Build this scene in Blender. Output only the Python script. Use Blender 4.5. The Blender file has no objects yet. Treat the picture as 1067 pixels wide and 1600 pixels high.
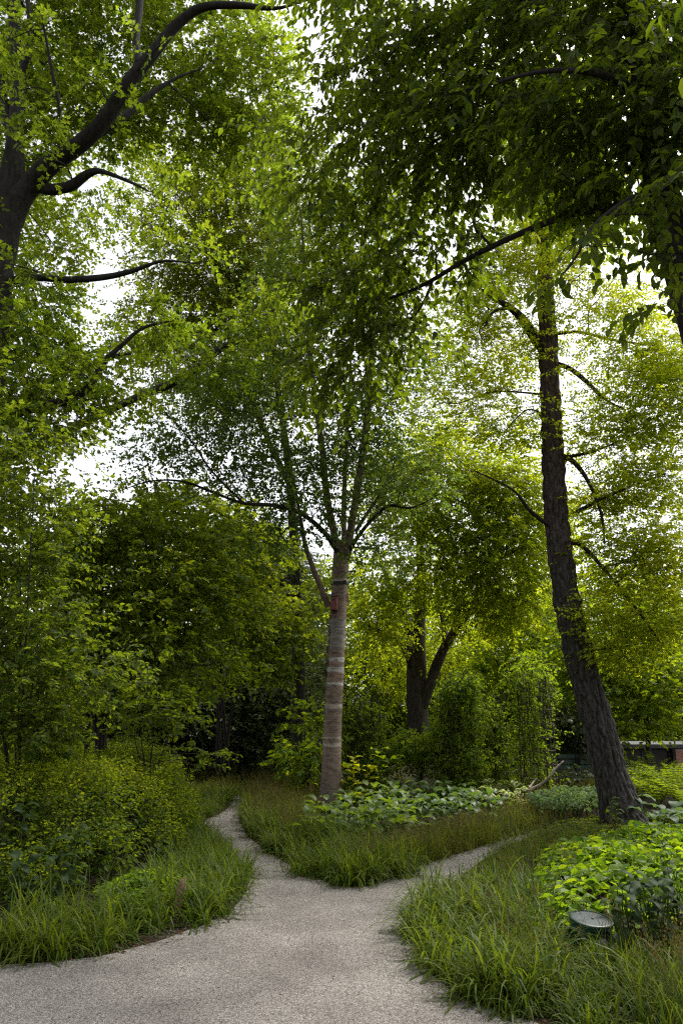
import bpy, math, random
import numpy as np
from mathutils import Vector, noise as mnoise

R = math.radians
# ------------------------------------------------------------------ camera
scene = bpy.context.scene
COL = scene.collection
CAMZ, TILT, F = 1.60, R(14.7), 1245.0          # eye height, upward tilt, focal length in photo pixels
cam_data = bpy.data.cameras.new("camera")
cam = bpy.data.objects.new("camera", cam_data)
COL.objects.link(cam)
cam.location = (0, 0, CAMZ)
cam.rotation_euler = (R(90) + TILT, 0, 0)
cam_data.sensor_fit = 'VERTICAL'
cam_data.sensor_height = 36.0
cam_data.lens = F / 1600 * 36.0
cam_data.clip_start = 0.05
cam_data.clip_end = 1500
scene.camera = cam

# ------------------------------------------------------------------ sky, sun, exposure
SUN_EL, SUN_AZ = 58.0, 48.0                     # degrees; azimuth from +Y towards +X
SKY_STRENGTH = 0.15
world = bpy.data.worlds.new("World")
scene.world = world
world.use_nodes = True
wn, wl = world.node_tree.nodes, world.node_tree.links
wn.clear()
w_out = wn.new('ShaderNodeOutputWorld')
w_bg = wn.new('ShaderNodeBackground')
w_sky = wn.new('ShaderNodeTexSky')
w_sky.sky_type = 'NISHITA'
w_sky.sun_disc = False
w_sky.sun_elevation = R(SUN_EL)
w_sky.sun_rotation = R(SUN_AZ)
w_sky.air_density = 1.0
w_sky.dust_density = 3.0
w_hsv = wn.new('ShaderNodeHueSaturation')       # thin bright overcast: a nearly colourless sky
w_hsv.inputs['Saturation'].default_value = 0.22
wl.new(w_sky.outputs[0], w_hsv.inputs['Color'])
wl.new(w_hsv.outputs[0], w_bg.inputs['Color'])
w_bg.inputs['Strength'].default_value = SKY_STRENGTH
wl.new(w_bg.outputs[0], w_out.inputs['Surface'])
sd = bpy.data.lights.new("sun", 'SUN')
sd.energy = 2.0
sd.angle = R(25)
sd.color = (1.0, 0.95, 0.87)
sun = bpy.data.objects.new("sun", sd)
COL.objects.link(sun)
e, a = R(SUN_EL), R(SUN_AZ)
sun.rotation_euler = Vector((math.cos(e)*math.sin(a), math.cos(e)*math.cos(a), math.sin(e))).to_track_quat('Z', 'Y').to_euler()
vs = scene.view_settings
scene.display_settings.display_device = 'sRGB'
vs.view_transform = 'Standard'
vs.look = 'None'
vs.exposure = 1.2
vs.gamma = 1.0
vs.use_curve_mapping = False
cy = scene.cycles
cy.max_bounces = 8
cy.diffuse_bounces = 3
cy.glossy_bounces = 2
cy.transmission_bounces = 6
cy.transparent_max_bounces = 4
cy.caustics_reflective = False
cy.caustics_refractive = False
cy.use_denoising = False
cy.pixel_filter_type = 'BLACKMAN_HARRIS'
cy.filter_width = 1.25
try:
    cy.denoiser = 'OPENIMAGEDENOISE'
    cy.denoising_input_passes = 'RGB_ALBEDO_NORMAL'
except Exception:
    pass

# ------------------------------------------------------------------ helpers
CT, ST = math.cos(TILT), math.sin(TILT)
def ray(px, py):
    x, y = (px - 533.5) / F, -(py - 800.0) / F
    return np.array([x, CT - y*ST, ST + y*CT])
def P(px, py, Y):                               # the point at distance Y ahead seen at a photo pixel
    r = ray(px, py)
    return np.array([0, 0, CAMZ]) + r * (Y / r[1])
def G(px, py, z=0.0):                           # the ground point seen at a photo pixel
    r = ray(px, py)
    t = (z - CAMZ) / r[2]
    return np.array([r[0]*t, r[1]*t, z])
def mpp(px, py, Y):                             # metres per photo pixel there
    return Y / ray(px, py)[1] / F

def unit(v):
    return v / np.maximum(np.linalg.norm(v, axis=-1, keepdims=True), 1e-9)

class Acc:
    """vertices and faces of one mesh"""
    def __init__(s):
        s.v, s.f, s.n = [], [], 0
    def add(s, V, Fc, mat=0, smooth=False):
        V = np.asarray(V, dtype=np.float32).reshape(-1, 3)
        Fc = np.asarray(Fc, dtype=np.int32)
        s.v.append(V)
        s.f.append((Fc + s.n, mat, smooth))
        s.n += len(V)
    def mesh(s, name, mats, base=(0, 0, 0)):
        me = bpy.data.meshes.new(name)
        V = np.concatenate(s.v) - np.asarray(base, dtype=np.float32)
        loops = np.concatenate([f.ravel() for f, _, _ in s.f])
        tot = np.concatenate([np.full(len(f), f.shape[1], dtype=np.int32) for f, _, _ in s.f])
        mi = np.concatenate([np.full(len(f), m, dtype=np.int32) for f, m, _ in s.f])
        sm = np.concatenate([np.full(len(f), q, dtype=bool) for f, _, q in s.f])
        start = np.concatenate([[0], np.cumsum(tot)[:-1]]).astype(np.int32)
        me.vertices.add(len(V)); me.vertices.foreach_set('co', V.astype(np.float32).ravel())
        me.loops.add(len(loops)); me.loops.foreach_set('vertex_index', loops)
        me.polygons.add(len(tot))
        me.polygons.foreach_set('loop_start', start)
        me.polygons.foreach_set('loop_total', tot)
        me.polygons.foreach_set('material_index', mi)
        me.polygons.foreach_set('use_smooth', sm)
        for m in mats:
            me.materials.append(m)
        me.update(calc_edges=True)
        return me

def obj(name, me, parent=None, loc=(0, 0, 0), rot=None):
    o = bpy.data.objects.new(name, me)
    COL.objects.link(o)
    o.location = loc
    if rot is not None:
        o.rotation_euler = rot
    if parent is not None:
        o.parent = parent
    return o
def tag(o, label=None, cat=None, group=None, kind=None):
    if label: o['label'] = label
    if cat: o['category'] = cat
    if group: o['group'] = group
    if kind: o['kind'] = kind
    return o
def thing(name, label, cat, base, group=None):
    o = bpy.data.objects.new(name, None)
    COL.objects.link(o)
    o.empty_display_size = 0.2
    o.location = base
    return tag(o, label, cat, group)
def part(name, acc, mats, parent, kind=None, label=None):      # acc is in world space, the parent an unrotated Empty
    o = obj(name, acc.mesh(name, mats, parent.location), parent)
    return tag(o, label, None, None, kind)

def catmull(pts, n):
    pts = np.asarray(pts, float)
    p = np.vstack([2*pts[0]-pts[1], pts, 2*pts[-1]-pts[-2]])
    out = []
    for i in range(1, len(p)-2):
        t = np.linspace(0, 1, n, endpoint=False)[:, None]
        a_, b_, c_, d_ = p[i-1], p[i], p[i+1], p[i+2]
        out.append(0.5*((2*b_) + (-a_+c_)*t + (2*a_-5*b_+4*c_-d_)*t**2 + (-a_+3*b_-3*c_+d_)*t**3))
    out.append(pts[-1][None])
    return np.concatenate(out)

def tube(acc, pts, rad, sides=8, mat=0, disp=None, cap=True, smooth=True):
    """a tube along pts with radius per point; disp(angle array, length, i) gives a radius factor"""
    pts = np.asarray(pts, float); rad = np.asarray(rad, float)
    n = len(pts)
    tan = unit(np.gradient(pts, axis=0))
    ref = np.array([1.0, 0, 0]) if abs(tan[0][0]) < 0.8 else np.array([0, 0, 1.0])
    ang = np.linspace(0, 2*np.pi, sides, endpoint=False)
    rings, L = [], 0.0
    for i in range(n):
        u = ref - tan[i]*np.dot(ref, tan[i]); u /= np.linalg.norm(u); ref = u
        w = np.cross(tan[i], u)
        if i: L += np.linalg.norm(pts[i]-pts[i-1])
        r = rad[i]*np.ones(sides)
        if disp is not None:
            r = r * disp(ang, L, rad[i])
        rings.append(pts[i] + r[:, None]*(np.cos(ang)[:, None]*u + np.sin(ang)[:, None]*w))
    V = np.concatenate(rings)
    j = np.arange(sides); j2 = (j+1) % sides
    Fq = np.concatenate([np.stack([i*sides+j, i*sides+j2, (i+1)*sides+j2, (i+1)*sides+j], 1) for i in range(n-1)])
    acc.add(V, Fq, mat, smooth)
    if cap:
        k = acc.n - n*sides
        acc.f.append((np.array([list(range(k+(n-1)*sides, k+n*sides))], dtype=np.int32), mat, smooth))

def tubes_many(acc, A, B, r0, r1, mat=1, sag=0.0, rng=None, seg=3, sides=3):
    """many thin straight or slightly bowed twigs at once"""
    A = np.asarray(A, float); B = np.asarray(B, float); N = len(A)
    if N == 0: return
    d = unit(B-A)
    ref = np.where(np.abs(d[:, 2:3]) < 0.9, np.array([[0, 0, 1.0]]), np.array([[1.0, 0, 0]]))
    u = unit(np.cross(d, ref)); w = np.cross(d, u)
    bow = np.zeros((N, 3)) if rng is None else rng.normal(0, 1, (N, 3))*np.linalg.norm(B-A, axis=1, keepdims=True)*0.07
    ang = np.linspace(0, 2*np.pi, sides, endpoint=False)
    V = np.zeros((N, seg+1, sides, 3))
    for s_ in range(seg+1):
        t = s_/seg
        c = A + (B-A)*t + bow*math.sin(math.pi*t) + np.array([0, 0, 1.0])*sag*math.sin(math.pi*t)
        r = (np.asarray(r0)*(1-t) + np.asarray(r1)*t)*np.ones(N)
        V[:, s_] = c[:, None] + r[:, None, None]*(np.cos(ang)[None, :, None]*u[:, None] + np.sin(ang)[None, :, None]*w[:, None])
    base = (np.arange(N)*(seg+1)*sides)[:, None, None]
    j = np.arange(sides); j2 = (j+1) % sides
    quad = np.concatenate([np.stack([s_*sides+j, s_*sides+j2, (s_+1)*sides+j2, (s_+1)*sides+j], 1) for s_ in range(seg)])
    acc.add(V.reshape(-1, 3), (base + quad[None]).reshape(-1, 4), mat, True)

LEAF6 = np.array([[0, 0, 0], [-.40, .28, .10], [-.36, .62, .09], [0, 1, -.10], [.36, .62, .09], [.40, .28, .10]])
QUAD6 = np.array([[0, 3, 2, 1], [0, 5, 4, 3]])
LEAF4 = np.array([[0, 0, 0], [.46, .42, .13], [0, 1, -.06], [-.46, .42, .13]])
TRI4 = np.array([[0, 1, 2], [0, 2, 3]])
# a lobed leaf: two halves of four vertices each round the midrib
LOBE = np.array([[0, 0, 0], [0, 1, -.1], [.14, .62, .02], [.52, .70, .03], [.36, .36, .06], [.34, .02, .04], [-.14, .62, .02], [-.52, .70, .03], [-.36, .36, .06], [-.34, .02, .04]])
LOBEF = [[0, 5, 4, 2], [0, 2, 1, 6], [4, 3, 2, 2], [0, 6, 8, 9], [8, 6, 7, 7]]

def leaves(acc, pos, ld, ln, length, width, hi=False, lobed=False, mat=0):
    """leaf blades at pos, pointing along ld, with face normal about ln"""
    N = len(pos)
    if N == 0: return
    ld = unit(ld)
    sx = unit(np.cross(ld, ln)); nz = np.cross(sx, ld)
    length = np.asarray(length)*np.ones(N); width = np.asarray(width)*np.ones(N)
    T = LOBE if lobed else (LEAF6 if hi else LEAF4)
    V = pos[:, None] + (T[None, :, 0:1]*width[:, None, None])*sx[:, None] + (T[None, :, 1:2]*length[:, None, None])*ld[:, None] \
        + (T[None, :, 2:3]*length[:, None, None])*nz[:, None]
    k = len(T)
    b = (np.arange(N)*k)[:, None, None]
    if lobed:
        q = np.array([[0, 5, 4, 2], [0, 2, 1, 6], [0, 6, 8, 9]]); t3 = np.array([[4, 3, 2], [8, 6, 7]])
        acc.add(V.reshape(-1, 3), (b+q[None]).reshape(-1, 4), mat)
        acc.f.append(((b+t3[None]).reshape(-1, 3).astype(np.int32) + acc.n - N*k, mat, False))
    else:
        q = QUAD6 if hi else TRI4
        acc.add(V.reshape(-1, 3), (b+q[None]).reshape(-1, q.shape[1]), mat)

UP = np.array([0, 0, 1.0])

def spray_leaves(rng, base, d, nrm, L, K, leaf, width, droop=0.2, jitter=0.35, wide=0.9):
    """positions, directions and normals of the leaves on N sprays of K leaves"""
    N = len(base)
    d = unit(d); s = unit(np.cross(d, nrm)); n = np.cross(s, d)
    t = (np.arange(K)+0.6)/K
    t = np.clip(t[None] + rng.uniform(-.06, .06, (N, K)), 0.03, 1)
    sg = np.where(np.arange(K) % 2 == 0, 1.0, -1.0)[None]*np.ones((N, 1))
    sg[:, -1] = rng.normal(0, .15, N)
    pos = base[:, None] + d[:, None]*(t*L[:, None])[..., None] - UP*(droop*0.5*(t**2)*L[:, None])[..., None]
    ld = d[:, None]*0.55 + s[:, None]*(sg*wide)[..., None] + rng.normal(0, jitter, (N, K, 3)) - UP*droop
    ln = n[:, None] + rng.normal(0, jitter, (N, K, 3))
    ll = leaf*rng.uniform(0.65, 1.2, (N, K))
    return pos.reshape(-1, 3), ld.reshape(-1, 3), ln.reshape(-1, 3), ll.ravel(), (ll*width/leaf).ravel()

LAI = 2.0                                       # overall leafiness
class Crown:
    """foliage of one plant: blobs of sprays hung on branches"""
    def __init__(s, seed, leaf, width, hi=False, lobed=False, droop=0.25, flat=0.5, K=8, twigs=True, spread=1.0, gaps=None, jitter=.35):
        s.rng = np.random.default_rng(seed)
        s.acc = Acc(); s.leaf, s.width, s.hi, s.lobed = leaf, width, hi, lobed
        s.droop, s.flat, s.K, s.twigs, s.spread, s.jitter = droop, flat, K, twigs, spread, jitter
        s.limbs = []            # points branches may start from, with radius
        s.keep = []             # leaf data (for near leaves built as parts)
        s.raw = None
    def limb(s, pts, rad):
        s.limbs.append((np.asarray(pts), np.asarray(rad)))
    def blob(s, c, rad, lai, branch=True, nsub=None, per=9):
        rng = s.rng
        c = np.asarray(c, float); rad = np.asarray(rad, float)
        area = math.pi*rad[0]*rad[2]
        nleaf = LAI*lai*area/(0.62*s.leaf*s.width*0.62)
        nspray = max(3, int(nleaf/s.K))
        if nsub is None: nsub = max(2, nspray//per)
        u = unit(rng.normal(0, 1, (nsub, 3)))
        rr = rng.uniform(0.12, 1, nsub)**(0.45)
        cl = c + u*rr[:, None]*rad
        # branches from the nearest limb to the blob and on to each clump
        if s.limbs and branch:
            allp = np.concatenate([l[0] for l in s.limbs]); allr = np.concatenate([l[1] for l in s.limbs])
            hub = c + rng.normal(0, .12, 3)*rad
            dd = np.linalg.norm(allp-hub, axis=1) + 0.8*np.maximum(0, allp[:, 2]-hub[2])
            i = int(np.argmin(dd)); r0 = min(allr[i]*0.5, 0.006+0.014*np.linalg.norm(rad))
            st = allp[i]; gap = np.linalg.norm(hub-st)
            mid = st*0.5 + hub*0.5 + np.array([0, 0, 0.10*gap]) + rng.normal(0, .09, 3)*gap
            fwd = unit(hub-mid)+rng.normal(0, .35, 3); end = hub + unit(fwd)*rad*.8
            cv = catmull([st, mid, hub, hub*.5+end*.5+rng.normal(0, .12, 3)*rad, end], 6)
            tube(s.acc, cv, np.linspace(r0, max(.003, r0*.2), len(cv)), 5, 1, cap=False)
            # side shoots leave the spine well before the clump they carry, and bend
            q = np.arange(len(cv))[6:]
            far = np.linalg.norm(cl[:, None]-cv[q][None], axis=2)
            jj = np.clip(q[np.argmin(far, axis=1)] - rng.integers(1, 6, len(cl)), 3, len(cv)-1)
            sel = rng.uniform(0, 1, len(cl)) < .75
            tubes_many(s.acc, cv[jj][sel], cl[sel], max(.0028, r0*.22), 0.002, 1, 0.06*rad.mean(), rng, seg=4, sides=4)
        k = rng.integers(0, nsub, nspray)
        sig = np.minimum(rad.mean()*0.42, np.maximum(s.leaf*s.K*0.45, rad.mean()*0.22))*s.spread
        off = rng.normal(0, 1, (nspray, 3))*sig*np.array([1, 1, 1-0.65*s.flat])
        base = cl[k] + off
        out = unit(base - c)
        d = out*0.5 + unit(off)*0.6 + rng.normal(0, .45, (nspray, 3))
        d[:, 2] *= (1-0.7*s.flat)
        d[:, 2] -= s.droop*0.5
        nrm = UP + rng.normal(0, .22+.35*(1-s.flat), (nspray, 3))
        L = s.leaf*s.K*0.42*rng.uniform(.7, 1.3, nspray)
        data = spray_leaves(rng, base, d, nrm, L, s.K, s.leaf, s.width, s.droop, s.jitter)
        s.keep.append(data)
        if s.twigs:
            tubes_many(s.acc, base - unit(d)*L[:, None]*.25, base + unit(d)*L[:, None]*.9 - UP*(s.droop*.4*L)[:, None], s.leaf*.035, s.leaf*.012, 1, 0, None, seg=1, sides=3)
    def px(s, items, dy=None):
        for it in items:
            x, y, Y, rx, ry, lai = it[:6]
            m = mpp(x, y, Y)
            dep = it[6] if len(it) > 6 else 0.8*m*(rx+ry)*0.5
            s.blob(P(x, y, Y), (rx*m, max(dep, .25), ry*m), lai)
        return s
    def finish(s, split_near=0):
        pos, ld, ln, ll, ww = [np.concatenate(z) for z in zip(*s.keep)]
        if split_near:
            cp = np.array([0, 0, CAMZ]); v = pos - cp
            dep = v @ np.array([0, CT, ST])
            ix = v[:, 0]/dep*F + 533.5; iy = 800 - (v @ np.array([0, -ST, CT]))/dep*F
            vis = (ix > 5) & (ix < 1062) & (iy > 5) & (iy < 1595) & (dep > 1)
            size = np.where(vis, ll/dep, 0)
            pick = np.argsort(-size)[:split_near]
            m = np.ones(len(pos), bool); m[pick] = False
            s.near = [z[pick] for z in (pos, ld, ln, ll, ww)]
            pos, ld, ln, ll, ww = [z[m] for z in (pos, ld, ln, ll, ww)]
        leaves(s.acc, pos, ld, ln, ll, ww, s.hi, s.lobed, 0)
        s.count = len(pos)
        return s.acc

# ------------------------------------------------------------------ materials
def new_mat(name):
    m = bpy.data.materials.new(name); m.use_nodes = True
    m.node_tree.nodes.clear()
    return m, m.node_tree.nodes, m.node_tree.links
def ramp(nodes, stops, interp='LINEAR'):
    r = nodes.new('ShaderNodeValToRGB'); r.color_ramp.interpolation = interp
    el = r.color_ramp.elements
    while len(el) > 1: el.remove(el[-1])
    el[0].position, el[0].color = stops[0][0], (*stops[0][1], 1)
    for p_, c_ in stops[1:]:
        k = el.new(p_); k.color = (*c_, 1)
    return r

TRANS = (2.2, 2.02, .95)
def leaf_mat(name, col, trans, var=0.35, hue=0.025, rough=0.42, tw=0.5, spec=0.35, scale=0.6):
    """leaf: glossy-ish diffuse blade plus light let through; each leaf and each bough a slightly different green"""
    m, n, l = new_mat(name)
    trans = tuple(min(.7, c*f_) for c, f_ in zip(trans, TRANS)); col = tuple(c*f_ for c, f_ in zip(col, (1.34, 1.2, .8)))
    tw = min(.7, tw+.08); rough = rough+.1; spec = spec*.6
    out = n.new('ShaderNodeOutputMaterial'); mix = n.new('ShaderNodeMixShader')
    pb = n.new('ShaderNodeBsdfPrincipled'); tr = n.new('ShaderNodeBsdfTranslucent')
    geo = n.new('ShaderNodeNewGeometry'); tc = n.new('ShaderNodeTexCoord')
    nz = n.new('ShaderNodeTexNoise'); nz.inputs['Scale'].default_value = scale; nz.inputs['Detail'].default_value = 2
    l.new(tc.outputs['Object'], nz.inputs['Vector'])
    add = n.new('ShaderNodeMath'); add.operation = 'ADD'
    l.new(geo.outputs['Random Per Island'], add.inputs[0]); l.new(nz.outputs['Fac'], add.inputs[1])
    mr = n.new('ShaderNodeMapRange'); mr.inputs['From Min'].default_value = .3; mr.inputs['From Max'].default_value = 1.7
    mr.inputs['To Min'].default_value = 1-var; mr.inputs['To Max'].default_value = 1+var
    l.new(add.outputs[0], mr.inputs['Value'])
    mh = n.new('ShaderNodeMapRange'); mh.inputs['From Min'].default_value = .3; mh.inputs['From Max'].default_value = 1.7
    mh.inputs['To Min'].default_value = .5+hue; mh.inputs['To Max'].default_value = .5-hue
    l.new(add.outputs[0], mh.inputs['Value'])
    for c_, tgt in ((col, pb.inputs['Base Color']), (trans, tr.inputs['Color'])):
        h = n.new('ShaderNodeHueSaturation'); h.inputs['Color'].default_value = (*c_, 1)
        l.new(mh.outputs[0], h.inputs['Hue']); l.new(mr.outputs[0], h.inputs['Value'])
        l.new(h.outputs[0], tgt)
    pb.inputs['Roughness'].default_value = rough
    pb.inputs['Specular IOR Level'].default_value = spec
    mix.inputs[0].default_value = tw
    l.new(pb.outputs[0], mix.inputs[1]); l.new(tr.outputs[0], mix.inputs[2]); l.new(mix.outputs[0], out.inputs['Surface'])
    return m

def bark_mat(name, c1, c2, scale=(9, 9, 2.2), rough=.9, bump=.5, moss=None):
    m, n, l = new_mat(name)
    out = n.new('ShaderNodeOutputMaterial'); pb = n.new('ShaderNodeBsdfPrincipled')
    tc = n.new('ShaderNodeTexCoord'); mp = n.new('ShaderNodeMapping'); mp.inputs['Scale'].default_value = scale
    l.new(tc.outputs['Object'], mp.inputs['Vector'])
    nz = n.new('ShaderNodeTexNoise'); nz.inputs['Scale'].default_value = 2.2; nz.inputs['Detail'].default_value = 7; nz.inputs['Roughness'].default_value = .65
    l.new(mp.outputs[0], nz.inputs['Vector'])
    rp = ramp(n, [(.34, c1), (.66, c2)])
    l.new(nz.outputs['Fac'], rp.inputs[0])
    src = rp.outputs[0]
    if moss:
        n2 = n.new('ShaderNodeTexNoise'); n2.inputs['Scale'].default_value = 1.3; n2.inputs['Detail'].default_value = 5
        l.new(tc.outputs['Object'], n2.inputs['Vector'])
        r2 = ramp(n, [(.52, (0, 0, 0)), (.68, (1, 1, 1))]); l.new(n2.outputs['Fac'], r2.inputs[0])
        mx = n.new('ShaderNodeMixRGB'); l.new(r2.outputs[0], mx.inputs[0]); l.new(src, mx.inputs[1]); mx.inputs[2].default_value = (*moss, 1)
        src = mx.outputs[0]
    l.new(src, pb.inputs['Base Color'])
    pb.inputs['Roughness'].default_value = rough
    pb.inputs['Specular IOR Level'].default_value = .25
    b = n.new('ShaderNodeBump'); b.inputs['Strength'].default_value = bump; b.inputs['Distance'].default_value = .02
    l.new(nz.outputs['Fac'], b.inputs['Height']); l.new(b.outputs[0], pb.inputs['Normal'])
    l.new(pb.outputs[0], out.inputs['Surface'])
    return m

def plain_mat(name, col, rough=.6, metal=0., var=.25, scale=8, bump=.1, spec=.5):
    m, n, l = new_mat(name)
    out = n.new('ShaderNodeOutputMaterial'); pb = n.new('ShaderNodeBsdfPrincipled')
    tc = n.new('ShaderNodeTexCoord'); nz = n.new('ShaderNodeTexNoise'); nz.inputs['Scale'].default_value = scale; nz.inputs['Detail'].default_value = 6
    l.new(tc.outputs['Object'], nz.inputs['Vector'])
    rp = ramp(n, [(.3, tuple(c*(1-var) for c in col)), (.7, tuple(min(1, c*(1+var)) for c in col))])
    l.new(nz.outputs['Fac'], rp.inputs[0]); l.new(rp.outputs[0], pb.inputs['Base Color'])
    pb.inputs['Roughness'].default_value = rough; pb.inputs['Metallic'].default_value = metal
    pb.inputs['Specular IOR Level'].default_value = spec
    b = n.new('ShaderNodeBump'); b.inputs['Strength'].default_value = bump; b.inputs['Distance'].default_value = .01
    l.new(nz.outputs['Fac'], b.inputs['Height']); l.new(b.outputs[0], pb.inputs['Normal'])
    l.new(pb.outputs[0], out.inputs['Surface'])
    return m

M = {}
M['hornbeam'] = leaf_mat('hornbeam_leaf', (.026, .048, .009), (.088, .135, .009), .4, .02, .45, .5)
M['oak'] = leaf_mat('oak_leaf', (.040, .075, .012), (.15, .22, .018), .4, .025, .5, .5)
M['mid_tree'] = leaf_mat('mid_leaf', (.040, .068, .012), (.14, .18, .014), .4, .02, .5, .5)
M['birch_leaf'] = leaf_mat('birch_leaf', (.030, .062, .022), (.085, .14, .024), .35, .02, .35, .45, .5)
M['golden'] = leaf_mat('golden_leaf', (.072, .110, .012), (.24, .31, .014), .35, .025, .5, .5)
M['light'] = leaf_mat('light_leaf', (.075, .115, .016), (.28, .36, .022), .35, .03, .5, .55)
M['maple'] = leaf_mat('maple_leaf', (.055, .098, .012), (.19, .27, .012), .4, .03, .45, .5)
M['shrub'] = leaf_mat('shrub_leaf', (.042, .075, .014), (.115, .165, .012), .4, .025, .42, .45)
M['understory'] = leaf_mat('understory_leaf', (.052, .088, .014), (.15, .205, .011), .4, .025, .45, .45)
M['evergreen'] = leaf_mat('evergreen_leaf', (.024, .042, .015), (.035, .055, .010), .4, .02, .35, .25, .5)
M['far'] = leaf_mat('far_leaf', (.045, .08, .014), (.15, .21, .016), .4, .03, .55, .5, scale=.25)
M['vine'] = leaf_mat('vine_leaf', (.070, .118, .022), (.17, .25, .016), .4, .025, .4, .45)
M['euphorbia'] = leaf_mat('perennial_top', (.074, .112, .010), (.135, .188, .008), .45, .03, .5, .45)
M['lower'] = leaf_mat('perennial_lower', (.038, .070, .015), (.09, .14, .012), .35, .02, .45, .4)
M['lime'] = leaf_mat('lime_leaf', (.074, .138, .012), (.15, .245, .012), .45, .03, .4, .4, .5, 1.2)
M['bluegreen'] = leaf_mat('blue_leaf', (.045, .085, .055), (.07, .12, .05), .35, .02, .4, .3)
M['darkleaf'] = leaf_mat('dark_leaf', (.020, .042, .020), (.035, .06, .018), .35, .02, .5, .3, .3)
M['grass'] = leaf_mat('grass_blade', (.050, .086, .012), (.078, .118, .010), .45, .025, .40, .35, .3, 1.0)
M['finegrass'] = leaf_mat('fine_grass', (.055, .075, .016), (.085, .11, .014), .4, .035, .5, .35, .3, .8)
M['drygrass'] = leaf_mat('seed_grass', (.10, .085, .04), (.08, .07, .025), .35, .03, .6, .3)
M['fern'] = leaf_mat('fern_leaf', (.055, .092, .012), (.12, .17, .010), .3, .02, .5, .45)
M['hosta'] = leaf_mat('hosta_leaf', (.055, .105, .024), (.12, .19, .018), .25, .02, .38, .35, .5, 1.5)
M['hosta_dark'] = leaf_mat('hosta_dark_leaf', (.042, .085, .034), (.07, .13, .024), .25, .02, .35, .3, .6, 1.5)
M['yellow'] = leaf_mat('yellow_leaf', (.16, .19, .012), (.34, .36, .012), .3, .03, .45, .45)
M['twig'] = bark_mat('twig_bark', (.022, .017, .012), (.05, .040, .03), (20, 20, 20), .9, .1)
M['oakbark'] = bark_mat('oak_bark', (.008, .007, .006), (.032, .028, .022), (10, 10, 2.4), .95, .6)
M['greybark'] = bark_mat('grey_bark', (.022, .018, .014), (.065, .052, .040), (8, 8, 2), .9, .5)
M['darkbark'] = bark_mat('dark_bark', (.010, .008, .007), (.034, .028, .023), (10, 10, 3), .9, .4)

# ------------------------------------------------------------------ ground and path
def ground_mat():
    m, n, l = new_mat('soil')
    out = n.new('ShaderNodeOutputMaterial'); pb = n.new('ShaderNodeBsdfPrincipled')
    tc = n.new('ShaderNodeTexCoord')
    nz = n.new('ShaderNodeTexNoise'); nz.inputs['Scale'].default_value = 14; nz.inputs['Detail'].default_value = 9; nz.inputs['Roughness'].default_value = .7
    l.new(tc.outputs['Object'], nz.inputs['Vector'])
    rp = ramp(n, [(.3, (.012, .009, .006)), (.55, (.035, .026, .018)), (.75, (.075, .055, .036))])
    l.new(nz.outputs['Fac'], rp.inputs[0]); l.new(rp.outputs[0], pb.inputs['Base Color'])
    pb.inputs['Roughness'].default_value = 1; pb.inputs['Specular IOR Level'].default_value = .1
    b = n.new('ShaderNodeBump'); b.inputs['Strength'].default_value = .8; b.inputs['Distance'].default_value = .03
    l.new(nz.outputs['Fac'], b.inputs['Height']); l.new(b.outputs[0], pb.inputs['Normal'])
    l.new(pb.outputs[0], out.inputs['Surface'])
    return m
def gravel_mat():
    m, n, l = new_mat('gravel')
    out = n.new('ShaderNodeOutputMaterial'); pb = n.new('ShaderNodeBsdfPrincipled')
    tc = n.new('ShaderNodeTexCoord')
    vo = n.new('ShaderNodeTexVoronoi'); vo.inputs['Scale'].default_value = 170; vo.inputs['Randomness'].default_value = 1
    l.new(tc.outputs['Object'], vo.inputs['Vector'])
    rp = ramp(n, [(0, (.075, .068, .062)), (.3, (.18, .168, .155)), (.65, (.30, .285, .265)), (1, (.50, .48, .45))])
    sp = n.new('ShaderNodeSeparateColor'); l.new(vo.outputs['Color'], sp.inputs[0]); l.new(sp.outputs[0], rp.inputs[0])
    big = n.new('ShaderNodeTexNoise'); big.inputs['Scale'].default_value = 1.4; big.inputs['Detail'].default_value = 5
    l.new(tc.outputs['Object'], big.inputs['Vector'])
    br = ramp(n, [(.3, (.60, .57, .55)), (.7, (1.0, .965, .94))]); l.new(big.outputs['Fac'], br.inputs[0])
    mx = n.new('ShaderNodeMixRGB'); mx.blend_type = 'MULTIPLY'; mx.inputs[0].default_value = 1
    l.new(rp.outputs[0], mx.inputs[1]); l.new(br.outputs[0], mx.inputs[2])
    fl = n.new('ShaderNodeTexNoise'); fl.inputs['Scale'].default_value = 60; fl.inputs['Detail'].default_value = 3   # brown bits of litter
    l.new(tc.outputs['Object'], fl.inputs['Vector'])
    fr = ramp(n, [(.66, (0, 0, 0)), (.70, (1, 1, 1))]); l.new(fl.outputs['Fac'], fr.inputs[0])
    m2 = n.new('ShaderNodeMixRGB'); l.new(fr.outputs[0], m2.inputs[0]); l.new(mx.outputs[0], m2.inputs[1]); m2.inputs[2].default_value = (.09, .065, .045, 1)
    l.new(m2.outputs[0], pb.inputs['Base Color'])
    pb.inputs['Roughness'].default_value = .95; pb.inputs['Specular IOR Level'].default_value = .2
    b = n.new('ShaderNodeBump'); b.inputs['Strength'].default_value = .9; b.inputs['Distance'].default_value = .006
    l.new(vo.outputs['Distance'], b.inputs['Height']); b.invert = True
    l.new(b.outputs[0], pb.inputs['Normal'])
    l.new(pb.outputs[0], out.inputs['Surface'])
    return m
M['soil'] = ground_mat(); M['gravel'] = gravel_mat()

ga = Acc()
S = 450.0
ga.add([[-S, -S, 0], [S, -S, 0], [S, S, 0], [-S, S, 0]], [[0, 1, 2, 3]])
tag(obj('ground', ga.mesh('ground', [M['soil']])), kind='structure')

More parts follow.
